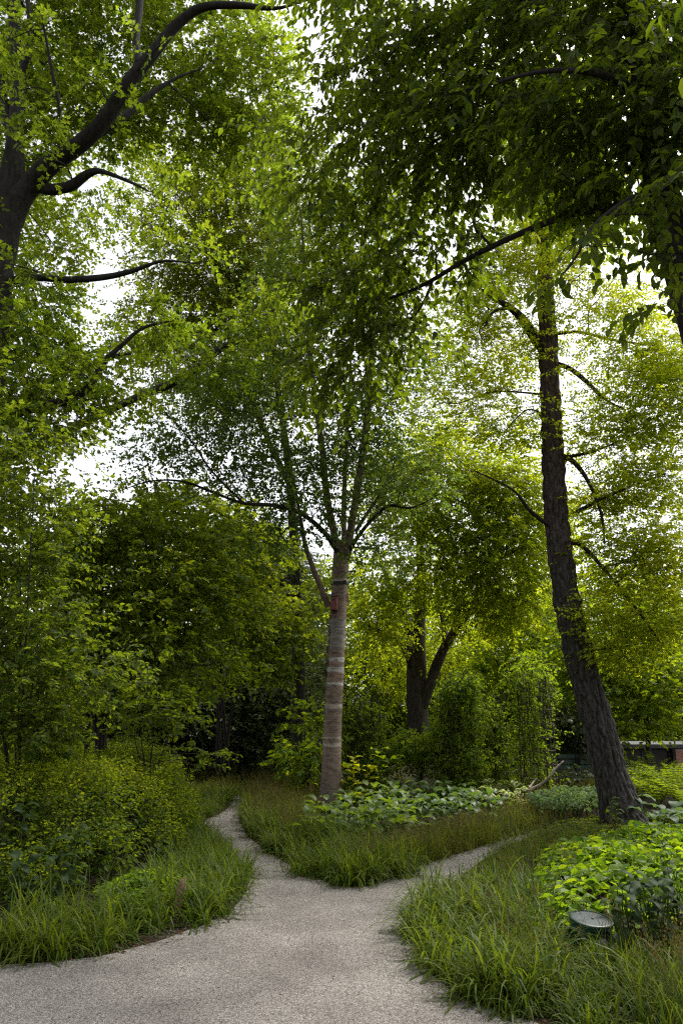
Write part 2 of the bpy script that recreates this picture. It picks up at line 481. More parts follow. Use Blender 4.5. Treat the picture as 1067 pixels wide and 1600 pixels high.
LEFT_EDGE = [(-300, 1520), (-60, 1512), (60, 1506), (150, 1497), (240, 1474), (310, 1450), (355, 1428), (378, 1405), (390, 1380), (386, 1355), (368, 1334), (340, 1316), (322, 1302), (316, 1291), (324, 1281), (345, 1271), (360, 1260), (364, 1251)]
ISLAND = [(379, 1251), (378, 1268), (374, 1284), (386, 1306), (420, 1334), (470, 1362), (520, 1384), (548, 1388), (590, 1380), (630, 1363), (690, 1343), (750, 1324), (800, 1308), (850, 1298)]
RIGHT_EDGE = [(850, 1304), (800, 1319), (750, 1347), (714, 1374), (682, 1404), (652, 1426), (644, 1450), (652, 1490), (676, 1525), (712, 1556), (770, 1580), (840, 1600), (960, 1640)]
def gpoly(pxs): return np.array([G(x, y) for x, y in pxs])
def path_mesh():
    near = [np.array([4.6, 2.6, 0]), np.array([4.6, -4, 0]), np.array([-6, -4, 0]), np.array([-6, 5.0, 0])]
    poly = np.vstack([gpoly(LEFT_EDGE), [G(358, 1244)], [G(375, 1244)], gpoly(ISLAND), gpoly(RIGHT_EDGE), near])
    cl = [poly[0]]
    for i in range(len(poly)-1):                # ragged edge
        a_, b_ = poly[i], poly[i+1]
        k = max(1, int(np.linalg.norm(b_-a_)/.12)) if np.linalg.norm(b_-a_) < 4 else 1
        for j in range(1, k+1):
            p_ = a_ + (b_-a_)*j/k
            if k > 1 and j < k: p_ = p_ + np.array([mnoise.noise(Vector(p_*4)), mnoise.noise(Vector(p_*4+7)), 0])*.03
            cl.append(p_)
    V = np.array(cl); V[:, 2] = .005
    ac = Acc(); ac.add(V, np.arange(len(V))[None, ::-1])
    me = ac.mesh('path', [M['gravel']])
    if me.polygons[0].normal.z < 0: me.flip_normals()
    return me
tag(obj('gravel_path', path_mesh()), kind='structure')

# ------------------------------------------------------------------ trees: trunks
def furrow(seed, amp, fz=2.2, fa=9, sides=None):
    def f(ang, L, r):
        out = np.ones(len(ang))
        for i, a_ in enumerate(ang):
            q = Vector((math.cos(a_)*fa*r*2.2 + seed, math.sin(a_)*fa*r*2.2, L*fz))
            v = mnoise.voronoi(q)[0]
            out[i] = 1 + amp*(min(v[1]-v[0], .45)/.45 - .6) + amp*.5*mnoise.noise(q*3.1)
        return out
    return f
def knobby(seed, amp, fz=1.0):
    def f(ang, L, r):
        return np.array([1 + amp*mnoise.noise(Vector((math.cos(a_)*1.3+seed, math.sin(a_)*1.3, L*fz))) + amp*.4*mnoise.noise(Vector((math.cos(a_)*4+seed, math.sin(a_)*4, L*fz*4))) for a_ in ang])
    return f
def pxpath(lst, n=6):
    """[(px, py, Y, width px)] -> smooth centre line and radii"""
    pts = np.array([P(x, y, Y) for x, y, Y, w in lst])
    rad = np.array([w*mpp(x, y, Y)/2 for x, y, Y, w in lst])
    c = catmull(np.c_[pts, rad], n)
    return c[:, :3], np.maximum(c[:, 3], .002)

def tree(name, label, cat, base, trunk, limbs, crown, blobs, leaf_m, bark_m, disp=None, sides=14, n=6, group=None, crown_name='crown', split_near=0, flare=True, extra=()):
    """trunk > limb; crown.  trunk and limbs are pixel paths with distance and width"""
    root = thing(name, label, cat, tuple(base), group)
    ac = Acc()
    tp, trd = pxpath(trunk, n)
    if flare:
        h = tp[:, 2] - base[2]
        trd = trd*(1 + .45*np.exp(-np.maximum(h, 0)/.22))
    tube(ac, tp, trd, sides, 0, disp)
    tr = part('trunk', ac, [bark_m], root)
    crown.limb(tp[len(tp)//3:], trd[len(tp)//3:])
    for k, lb in enumerate(limbs):
        lp, lr = pxpath(lb, 6)
        la = Acc(); tube(la, lp, lr, 9, 0, knobby(k*3.7, .13, 2.0))
        part('limb', la, [bark_m], root)
        crown.limb(lp, lr)
    crown.px(blobs)
    for c_, r_, l_ in extra: crown.blob(c_, r_, l_, branch=False)      # the side of the crown outside the picture
    ca = crown.finish(split_near)
    part(crown_name, ca, [leaf_m, M['twig']], root, kind='stuff' if split_near else None)
    return root

def ground_base(px, py): return G(px, py)

# --- leaning tree with dark furrowed bark
lean = Crown(11, .068, .044, droop=.15, flat=.85, K=9)
lean_base = P(976, 1297, 13.0); lean_base[2] = 0
def lean_disp():
    f1 = furrow(3, .17, 2.7, 3.6)
    return f1
def build_leaning():
    root = thing('leaning_tree', 'tall dark tree with deeply furrowed bark leaning left out of the lime green ground cover', 'tree', tuple(lean_base))
    tp, tr = pxpath([(984, 1318, 13.0, 62), (974, 1280, 13.0, 57), (955, 1215, 13.0, 53), (936, 1140, 13.0, 50), (912, 1055, 13.05, 46), (890, 960, 13.1, 42), (874, 860, 13.2, 38), (866, 760, 13.3, 35), (861, 660, 13.4, 32), (857, 560, 13.5, 29), (852, 460, 13.6, 25), (848, 360, 13.7, 19), (846, 250, 13.8, 12), (842, 120, 13.9, 5)], 44)
    h = tp[:, 2]
    tr = tr*(1 + .45*np.exp(-np.maximum(h, 0)/.22))
    ac = Acc(); tube(ac, tp, tr, 104, 0, lean_disp())
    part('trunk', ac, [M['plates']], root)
    lean.limb(tp[len(tp)//3:], tr[len(tp)//3:])
    for k, lb in enumerate([
        [(850, 545, 13.5, 20), (832, 522, 13.4, 17), (815, 498, 13.3, 14), (795, 480, 13.2, 11), (765, 462, 13.1, 7), (735, 440, 13, 3)],
        [(795, 480, 13.2, 8), (770, 488, 13.0, 5), (757, 510, 12.9, 3)],
        [(868, 568, 13.5, 9), (890, 576, 13.4, 8), (915, 596, 13.2, 7), (945, 624, 13, 4), (975, 640, 12.9, 2)],
        [(862, 522, 13.5, 7), (905, 519, 13.4, 5), (960, 532, 13.3, 4), (1040, 542, 13.1, 2)],
        [(876, 712, 13.3, 10), (896, 722, 13.2, 8), (918, 752, 13, 6), (938, 800, 12.9, 5), (944, 850, 12.9, 3)],
        [(876, 716, 13.3, 7), (930, 704, 13.1, 4), (1000, 675, 12.9, 2)],
        [(880, 850, 13.2, 10), (905, 850, 13.1, 8), (935, 880, 12.9, 6), (985, 940, 12.6, 4), (1035, 1010, 12.4, 2)],
        [(878, 835, 13.2, 8), (830, 800, 13.1, 6), (800, 765, 13.0, 4), (740, 735, 12.9, 2)],
        [(900, 800, 13.1, 7), (960, 770, 12.9, 4), (1040, 740, 12.7, 2)],
    ]):
        lp, lr = pxpath(lb, 7)
        la = Acc(); tube(la, lp, lr, 9, 0, knobby(k*2.9, .15, 2.0))
        part('limb', la, [M['darkbark']], root)
        lean.limb(lp, lr)
    lean.px([(790, 420, 13.2, 70, 55, 1.89), (770, 540, 13.8, 80, 70, 1.81), (720, 630, 14, 60, 55, 1.59), (800, 650, 13.5, 50, 60, 1.59),
             (930, 470, 13, 70, 55, 1.16), (985, 560, 13, 85, 50, 1.74), (1030, 640, 13, 75, 60, 2.46), (950, 690, 13.3, 70, 50, 1.74), (1025, 750, 13, 70, 55, 2.46),
             (955, 790, 13.4, 55, 50, 2.32), (985, 880, 13.2, 80, 50, 2.90), (1045, 860, 12.6, 60, 60, 1.89), (1010, 960, 12.5, 90, 45, 2.75), (865, 380, 13.6, 60, 55, 1.89),
             (930, 640, 13.4, 55, 30, 0.87), (860, 280, 13.8, 80, 70, 2.03), (1000, 470, 13.2, 50, 40, 0.87), (920, 360, 14, 60, 60, 0.87), (740, 470, 13, 50, 40, 1.45), (975, 1010, 12.8, 60, 40, 1.89),
             (1060, 560, 13.2, 60, 60, 1.89), (850, 170, 13.8, 90, 70, 1.74), (860, 300, 14, 60, 60, 1.45)])
    part('crown', lean.finish(), [M['light'], M['twig']], root)

def plates_mat():
    m, n, l = new_mat('plated_bark')
    out = n.new('ShaderNodeOutputMaterial'); pb = n.new('ShaderNodeBsdfPrincipled')
    tc = n.new('ShaderNodeTexCoord'); mp = n.new('ShaderNodeMapping'); mp.inputs['Scale'].default_value = (16, 16, 6)
    l.new(tc.outputs['Object'], mp.inputs['Vector'])
    vo = n.new('ShaderNodeTexVoronoi'); vo.feature = 'DISTANCE_TO_EDGE'; vo.inputs['Scale'].default_value = 1.0
    nz = n.new('ShaderNodeTexNoise'); nz.inputs['Scale'].default_value = 1.6; nz.inputs['Detail'].default_value = 8; nz.inputs['Roughness'].default_value = .7
    l.new(mp.outputs[0], nz.inputs['Vector'])
    ad = n.new('ShaderNodeVectorMath'); ad.operation = 'ADD'
    l.new(mp.outputs[0], ad.inputs[0]); l.new(nz.outputs['Color'], ad.inputs[1]); l.new(ad.outputs[0], vo.inputs['Vector'])
    rp = ramp(n, [(.30, (.015, .0135, .012)), (.5, (.043, .039, .035)), (.72, (.10, .092, .085))])
    l.new(nz.outputs['Fac'], rp.inputs[0])
    # higher up the bark is redder and flakier
    sx = n.new('ShaderNodeSeparateXYZ'); l.new(tc.outputs['Object'], sx.inputs[0])
    mr = n.new('ShaderNodeMapRange'); mr.inputs['From Min'].default_value = 3.5; mr.inputs['From Max'].default_value = 8; mr.inputs['To Max'].default_value = .8
    l.new(sx.outputs['Z'], mr.inputs['Value'])
    rp2 = ramp(n, [(.30, (.022, .014, .011)), (.55, (.070, .043, .033)), (.75, (.15, .105, .085))]); l.new(nz.outputs['Fac'], rp2.inputs[0])
    mx = n.new('ShaderNodeMixRGB'); l.new(mr.outputs[0], mx.inputs[0]); l.new(rp.outputs[0], mx.inputs[1]); l.new(rp2.outputs[0], mx.inputs[2])
    gp = n.new('ShaderNodeNewGeometry'); pr = ramp(n, [(.40, (.35, .32, .30)), (.52, (1.25, 1.22, 1.2)), (.62, (2.0, 2.0, 2.0))])   # raised plate faces lighter, cracks between them darker
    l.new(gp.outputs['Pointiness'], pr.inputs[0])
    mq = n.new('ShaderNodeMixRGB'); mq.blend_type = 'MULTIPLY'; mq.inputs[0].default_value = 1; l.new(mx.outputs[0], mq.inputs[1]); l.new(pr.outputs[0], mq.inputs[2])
    l.new(mq.outputs[0], pb.inputs['Base Color']); pb.inputs['Roughness'].default_value = .9; pb.inputs['Specular IOR Level'].default_value = .25
    sm = n.new('ShaderNodeMapRange'); sm.inputs['From Max'].default_value = .25; l.new(vo.outputs['Distance'], sm.inputs['Value'])
    b = n.new('ShaderNodeBump'); b.inputs['Strength'].default_value = .8; b.inputs['Distance'].default_value = .02
    l.new(sm.outputs[0], b.inputs['Height'])
    b2 = n.new('ShaderNodeBump'); b2.inputs['Strength'].default_value = .5; b2.inputs['Distance'].default_value = .015
    l.new(nz.outputs['Fac'], b2.inputs['Height']); l.new(b.outputs[0], b2.inputs['Normal']); l.new(b2.outputs[0], pb.inputs['Normal'])
    l.new(pb.outputs[0], out.inputs['Surface'])
    return m
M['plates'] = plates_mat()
build_leaning()

# --- birch with coppery peeling bark, banded, forked into several stems
BY = 15.5
birch_base = P(515, 1256, BY); birch_base[2] = 0
def zpx(py): return float(P(525, py, BY)[2])
def birch_mat():
    m, n, l = new_mat('birch_bark')
    out = n.new('ShaderNodeOutputMaterial'); pb = n.new('ShaderNodeBsdfPrincipled')
    tc = n.new('ShaderNodeTexCoord'); sx = n.new('ShaderNodeSeparateXYZ'); l.new(tc.outputs['Object'], sx.inputs[0])
    mp = n.new('ShaderNodeMapping'); mp.inputs['Scale'].default_value = (2.2, 2.2, 9); l.new(tc.outputs['Object'], mp.inputs['Vector'])
    nz = n.new('ShaderNodeTexNoise'); nz.inputs['Scale'].default_value = 1.5; nz.inputs['Detail'].default_value = 7; l.new(mp.outputs[0], nz.inputs['Vector'])
    w = n.new('ShaderNodeMath'); w.operation = 'MULTIPLY_ADD'; w.inputs[1].default_value = .10; l.new(nz.outputs['Fac'], w.inputs[0]); l.new(sx.outputs['Z'], w.inputs[2])
    H = 6.0
    dv = n.new('ShaderNodeMath'); dv.operation = 'DIVIDE'; dv.inputs[1].default_value = H; l.new(w.outputs[0], dv.inputs[0])
    cop, cop2, pale, white = (.175, .125, .092), (.195, .130, .094), (.36, .31, .26), (.42, .39, .36)
    bands = [(1163, 2.5, pale), (1152, 1.5, pale), (1104, 3, pale), (1069, 2.5, white), (1047, 3.5, white), (1031, 3, white), (1018, 1, cop2), (990, 24, (.20, .17, .15)), (930, 3, cop2), (911, 6, pale)]
    st = [(0, (.11, .088, .070)), (zpx(1200)/H, cop)]
    for y, hh, c in bands:
        z0, z1 = zpx(y+hh)/H + .008, zpx(y-hh)/H + .008
        base_c = cop2 if y < 1070 else cop
        st += [(z0-.001, base_c), (z0+.001, c), (z1-.001, c), (z1+.001, base_c)]
    st = sorted(st, key=lambda q: q[0])
    # ColorRamp holds 32 stops: split into two ramps at half height
    lo = [q for q in st if q[0] < .41][:31]; hi_ = [q for q in st if q[0] >= .41][:30]
    r1 = ramp(n, lo); r2 = ramp(n, hi_ + [(1.0, (.15, .10, .075))])
    l.new(dv.outputs[0], r1.inputs[0]); l.new(dv.outputs[0], r2.inputs[0])
    gt = n.new('ShaderNodeMath'); gt.operation = 'GREATER_THAN'; gt.inputs[1].default_value = .41; l.new(dv.outputs[0], gt.inputs[0])
    mx = n.new('ShaderNodeMixRGB'); l.new(gt.outputs[0], mx.inputs[0]); l.new(r1.outputs[0], mx.inputs[1]); l.new(r2.outputs[0], mx.inputs[2])
    # grime, lenticels
    n2 = n.new('ShaderNodeTexNoise'); n2.inputs['Scale'].default_value = 3.0; n2.inputs['Detail'].default_value = 8; n2.inputs['Roughness'].default_value = .7
    m2 = n.new('ShaderNodeMapping'); m2.inputs['Scale'].default_value = (2, 2, 5); l.new(tc.outputs['Object'], m2.inputs['Vector']); l.new(m2.outputs[0], n2.inputs['Vector'])
    rg = ramp(n, [(.34, (.36, .33, .31)), (.5, (1, 1, 1)), (.66, (1.4, 1.36, 1.3))]); l.new(n2.outputs['Fac'], rg.inputs[0])
    mm = n.new('ShaderNodeMixRGB'); mm.blend_type = 'MULTIPLY'; mm.inputs[0].default_value = 1; l.new(mx.outputs[0], mm.inputs[1]); l.new(rg.outputs[0], mm.inputs[2])
    m3 = n.new('ShaderNodeMapping'); m3.inputs['Scale'].default_value = (5, 5, 60); l.new(tc.outputs['Object'], m3.inputs['Vector'])
    n3 = n.new('ShaderNodeTexNoise'); n3.inputs['Scale'].default_value = 1.0; n3.inputs['Detail'].default_value = 3; l.new(m3.outputs[0], n3.inputs['Vector'])
    r3 = ramp(n, [(.36, (.5, .48, .46)), (.46, (1, 1, 1))]); l.new(n3.outputs['Fac'], r3.inputs[0])
    m4 = n.new('ShaderNodeMixRGB'); m4.blend_type = 'MULTIPLY'; m4.inputs[0].default_value = 1; l.new(mm.outputs[0], m4.inputs[1]); l.new(r3.outputs[0], m4.inputs[2])
    m5 = n.new('ShaderNodeMapping'); m5.inputs['Scale'].default_value = (3.2, 3.2, 4.2); l.new(tc.outputs['Object'], m5.inputs['Vector'])
    n5 = n.new('ShaderNodeTexNoise'); n5.inputs['Scale'].default_value = 1.0; n5.inputs['Detail'].default_value = 4; l.new(m5.outputs[0], n5.inputs['Vector'])
    r5 = ramp(n, [(.655, (0, 0, 0)), (.69, (1, 1, 1))]); l.new(n5.outputs['Fac'], r5.inputs[0])
    m6 = n.new('ShaderNodeMixRGB'); l.new(r5.outputs[0], m6.inputs[0]); l.new(m4.outputs[0], m6.inputs[1]); m6.inputs[2].default_value = (.035, .028, .024, 1)   # old branch scars
    m4 = m6
    l.new(m4.outputs[0], pb.inputs['Base Color']); pb.inputs['Roughness'].default_value = .6; pb.inputs['Specular IOR Level'].default_value = .4
    b = n.new('ShaderNodeBump'); b.inputs['Strength'].default_value = .35; b.inputs['Distance'].default_value = .01; l.new(n3.outputs['Fac'], b.inputs['Height']); l.new(b.outputs[0], pb.inputs['Normal'])
    l.new(pb.outputs[0], out.inputs['Surface'])
    return m
M['birch'] = birch_mat()
M['peel'] = plain_mat('peeling_bark', (.13, .06, .045), .8, var=.4)
M['peel_dark'] = plain_mat('dark_bark_scar', (.04, .03, .026), .9, var=.4)
M['birchlimb'] = bark_mat('birch_limb_bark', (.085, .058, .043), (.20, .145, .115), (6, 6, 5), .7, .3)

def build_birch():
    cr = Crown(21, .080, .058, droop=.3, flat=.35, K=7)
    root = thing('birch_tree', 'birch with coppery pale banded trunk forking into several upright stems in the planted island', 'tree', tuple(birch_base))
    tp, trd = pxpath([(514, 1262, BY, 37), (517, 1225, BY, 33), (519, 1160, BY, 29), (522, 1090, BY, 27), (525, 1020, BY, 26.5), (528, 960, BY, 26), (531, 905, BY, 25), (533, 870, BY, 25), (536, 846, BY, 27)], 14)
    trd = trd*(1+.25*np.exp(-np.maximum(tp[:, 2], 0)/.15))
    ac = Acc(); tube(ac, tp, trd, 28, 0, knobby(5, .05, 1.5)); part('trunk', ac, [M['birch']], root)
    limbs = [
        ('stem', [(530, 868, BY, 12.3), (520, 825, BY, 11.5), (510, 770, BY, 10.7), (503, 700, BY+.1, 9.8), (492, 620, BY+.2, 8.2), (484, 540, BY+.3, 6.6), (478, 440, BY+.4, 4.1), (470, 330, BY+.4, 2.5)]),
        ('stem', [(538, 862, BY+.1, 9.8), (537, 800, BY+.3, 8.2), (539, 740, BY+.5, 7.4), (543, 660, BY+.7, 5.7), (548, 560, BY+.9, 3.3), (550, 470, BY+1, 2.5)]),
        ('stem', [(541, 868, BY-.1, 14.8), (551, 810, BY, 12.3), (562, 740, BY, 11.5), (572, 660, BY+.1, 9.8), (580, 560, BY+.2, 9.0), (586, 460, BY+.3, 7.4), (589, 380, BY+.4, 5.7), (592, 290, BY+.4, 3.3)]),
        ('limb', [(545, 862, BY-.1, 7.4), (562, 835, BY-.3, 6.6), (585, 808, BY-.5, 5.7), (610, 790, BY-.7, 4.9), (645, 793, BY-.9, 3.3), (690, 770, BY-1, 1.6)]),
        ('limb', [(556, 830, BY+.2, 6.6), (575, 800, BY+.4, 5.7), (595, 770, BY+.6, 4.9), (612, 735, BY+.8, 3.3), (625, 690, BY+1, 1.6)]),
        ('limb', [(527, 862, BY-.2, 8.2), (505, 830, BY-.5, 8.2), (470, 802, BY-.9, 7.4), (430, 790, BY-1.2, 6.6), (380, 786, BY-1.4, 4.9), (330, 768, BY-1.6, 4.1), (285, 752, BY-1.7, 3.3), (235, 752, BY-1.8, 2.5), (190, 766, BY-1.9, 1.6)]),
        ('limb', [(380, 786, BY-1.4, 4.1), (330, 735, BY-1.6, 3.3), (300, 690, BY-1.8, 2.5), (255, 640, BY-2, 1.6)]),
        ('limb', [(513, 948, BY-.1, 10.7), (500, 915, BY-.2, 9.0), (488, 885, BY-.3, 8.2), (478, 855, BY-.4, 7.4), (472, 825, BY-.5, 6.6), (466, 790, BY-.6, 4.9), (455, 730, BY-.7, 3.3), (440, 660, BY-.7, 2.5)]),
        ('limb', [(586, 470, BY+.3, 4.1), (605, 430, BY+.2, 3.3), (630, 390, BY+.1, 2.5)]),
        ('limb', [(470, 805, BY-.9, 3.3), (440, 835, BY-1.1, 2.5), (432, 850, BY-1.1, 1.6)]),
    ]
    for k, (nm, lb) in enumerate(limbs):
        lp, lr = pxpath(lb, 7)
        la = Acc(); tube(la, lp, lr, 11 if nm == 'stem' else 8, 0, knobby(k*1.7, .10, 2.0))
        part(nm, la, [M['birchlimb'] if (nm == 'stem' or k == 7) else M['darkbark']], root)
        cr.limb(lp, lr)
    cr.px([(300, 680, 14, 110, 45, 1.08), (215, 720, 13.8, 75, 22, 0.62), (290, 757, 13.9, 60, 18, 0.54), (400, 650, 14.6, 100, 75, 1.24), (450, 735, 15, 80, 55, 1.16), (500, 570, 15.5, 100, 80, 1.08),
           (590, 660, 15.6, 70, 80, 1.16), (630, 560, 15.6, 70, 70, 1.08), (560, 450, 15.8, 90, 90, 0.93), (380, 745, 14.3, 90, 35, 1.08), (640, 745, 14.8, 60, 45, 1.24), (470, 450, 15.9, 80, 80, 0.93),
           (590, 340, 15.9, 70, 80, 1.08), (400, 830, 14.5, 70, 35, 1.08), (490, 800, 14.7, 60, 40, 0.78), (600, 850, 14.6, 50, 45, 0.93), (540, 720, 16, 60, 60, 0.78), (480, 320, 15.9, 80, 80, 0.93), (540, 690, 14.9, 60, 60, .7), (520, 790, 14.9, 45, 30, .6), (580, 780, 14.8, 40, 30, .6), (330, 600, 14.6, 80, 50, 0.78)])
    part('crown', cr.finish(), [M['birch_leaf'], M['twig']], root)
    # loose curls of bark and dark scars
    rng = np.random.default_rng(4)
    def curl(px, py, w, h, mat, ang):
        c = P(px, py, BY); r = .17
        i = int(np.argmin(np.abs(tp[:, 2]-c[2]))); cc, rr = tp[i], trd[i]
        a_ = Acc(); nseg = 6
        th = np.linspace(-1, 1, nseg)*w/rr/2 + ang
        V = []
        for zz in (-h/2, 0, h/2):
            for q, t in enumerate(th):
                lift = .008 + .03*(q/(nseg-1))**2*rng.uniform(.6, 1.2)
                V.append([cc[0]+(rr+lift)*math.cos(t), cc[1]+(rr+lift)*math.sin(t), c[2]+zz*rng.uniform(.7, 1.1)])
        Fq = [[i_*nseg+j, i_*nseg+j+1, (i_+1)*nseg+j+1, (i_+1)*nseg+j] for i_ in range(2) for j in range(nseg-1)]
        a_.add(V, Fq, 0, True)
        part('bark_peel', a_, [mat], root)
    for px, py, w, h, mt, an in [(513, 1010, .07, .30, M['peel'], -2.95), (512, 1035, .06, .22, M['peel'], -2.85), (511, 1052, .07, .16, M['peel'], -3.0), (516, 960, .06, .25, M['peel_dark'], -2.8), (514, 985, .06, .2, M['peel'], -2.8), (541, 935, .05, .2, M['peel'], -.25)]:
        curl(px, py, w, h, mt, an)
    return tp, trd
birch_tp, birch_tr = build_birch()

# strap and nest box on the birch
def birch_at(py):
    z = zpx(py); i = int(np.argmin(np.abs(birch_tp[:, 2]-z))); return birch_tp[i], birch_tr[i]
M['strap'] = plain_mat('black_strap', (.02, .02, .022), .7)
M['redwood'] = plain_mat('red_painted_wood', (.16, .038, .032), .6, var=.3, scale=20)
M['darkred'] = plain_mat('dark_stained_wood', (.05, .022, .02), .7, var=.3, scale=20)
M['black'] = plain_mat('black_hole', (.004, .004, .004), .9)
def box(acc, c, s, mat=0, rot=0.0, bev=0.0):
    c = np.asarray(c, float); hx, hy, hz = np.asarray(s)/2
    b = min(bev, hx*.4, hy*.4, hz*.4)
    def T(V):
        V = np.asarray(V, float); cr, sr = math.cos(rot), math.sin(rot)
        return np.c_[V[:, 0]*cr-V[:, 1]*sr, V[:, 0]*sr+V[:, 1]*cr, V[:, 2]] + c
    if b <= 0:
        V = [[x, y, z] for z in (-hz, hz) for x, y in ((-hx, -hy), (hx, -hy), (hx, hy), (-hx, hy))]
        acc.add(T(V), [[3, 2, 1, 0], [4, 5, 6, 7], [0, 1, 5, 4], [1, 2, 6, 5], [2, 3, 7, 6], [3, 0, 4, 7]], mat)
    else:                                        # box with chamfered edges all round
        V = []
        for z, k in ((-hz, b), (-hz+b, 0), (hz-b, 0), (hz, b)):
            x_, y_ = hx-k, hy-k
            V += [[-x_+b, -y_, z], [x_-b, -y_, z], [x_, -y_+b, z], [x_, y_-b, z], [x_-b, y_, z], [-x_+b, y_, z], [-x_, y_-b, z], [-x_, -y_+b, z]]
        Fq = [[i*8+j, i*8+(j+1) % 8, (i+1)*8+(j+1) % 8, (i+1)*8+j] for i in range(3) for j in range(8)]
        acc.add(T(V), Fq, mat)
        k = acc.n-32
        acc.f.append((np.array([list(range(k+7, k-1, -1)), list(range(k+24, k+32))], dtype=np.int32), mat, False))

bc, br = birch_at(912)
st = thing('strap', 'black strap cinched round the birch trunk above the red nest box', 'strap', tuple(bc))
sa = Acc()
for q in range(36):
    t0, t1 = q/36*2*math.pi, (q+1)/36*2*math.pi
    V = [[bc[0]+(br*1.05+o_)*math.cos(t), bc[1]+(br*1.05+o_)*math.sin(t), bc[2]+zz+.01*math.sin(t)] for t in (t0, t1) for o_, zz in ((.006, -.03), (.014, -.03), (.014, .03), (.006, .03))]
    sa.add(V, [[0, 4, 5, 1], [1, 5, 6, 2], [2, 6, 7, 3], [3, 7, 4, 0]])
part('band', sa, [M['strap']], st)
ba = Acc(); box(ba, bc+np.array([.1, -br*1.05-.02, 0]), (.06, .03, .075), 0, .1, .006); part('buckle', ba, [M['strap']], st)

nb, nr = birch_at(944)
nbase = nb + np.array([-.08, -nr*1.06-.075, -.16])
hb = thing('nest_box', 'small red wooden nest box with a round hole fixed to the birch trunk', 'nest box', tuple(nbase))
def nest():
    rot = -.12
    w, d, h = .125, .125, .26
    for nm, c, s_ in (('front_board', (0, -d/2, h/2), (w, .014, h)), ('side_board', (-w/2+.007, 0, h/2), (.014, d-.016, h)), ('side_board', (w/2-.007, 0, h/2), (.014, d-.016, h)), ('base_board', (0, 0, .007), (w-.03, d-.018, .014))):
        a_ = Acc(); cr, sr = math.cos(rot), math.sin(rot)
        c = np.array([c[0]*cr-c[1]*sr, c[0]*sr+c[1]*cr, c[2]])
        box(a_, nbase+c, s_, 0, rot, .003); part(nm, a_, [M['redwood']], hb)
    a_ = Acc(); box(a_, nbase+np.array([0, d/2+.002, h/2+.01]), (.085, .016, h+.13), 0, rot, .003); part('back_board', a_, [M['darkred']], hb)
    a_ = Acc()
    V = np.array([[-.08, -.10, h-.003], [.08, -.10, h-.003], [.08, .06, h+.045], [-.08, .06, h+.045]]); V2 = V+np.array([0, 0, .018])
    VV = np.concatenate([V, V2]); cr, sr = math.cos(rot), math.sin(rot)
    VV = np.c_[VV[:, 0]*cr-VV[:, 1]*sr, VV[:, 0]*sr+VV[:, 1]*cr, VV[:, 2]] + nbase
    a_.add(VV, [[3, 2, 1, 0], [4, 5, 6, 7], [0, 1, 5, 4], [1, 2, 6, 5], [2, 3, 7, 6], [3, 0, 4, 7]]); part('roof', a_, [M['darkred']], hb)
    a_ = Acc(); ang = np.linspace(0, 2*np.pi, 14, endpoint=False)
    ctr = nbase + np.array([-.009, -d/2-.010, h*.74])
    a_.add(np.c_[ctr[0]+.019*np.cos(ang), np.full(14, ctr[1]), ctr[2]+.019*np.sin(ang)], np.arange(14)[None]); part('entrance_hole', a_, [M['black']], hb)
nest()

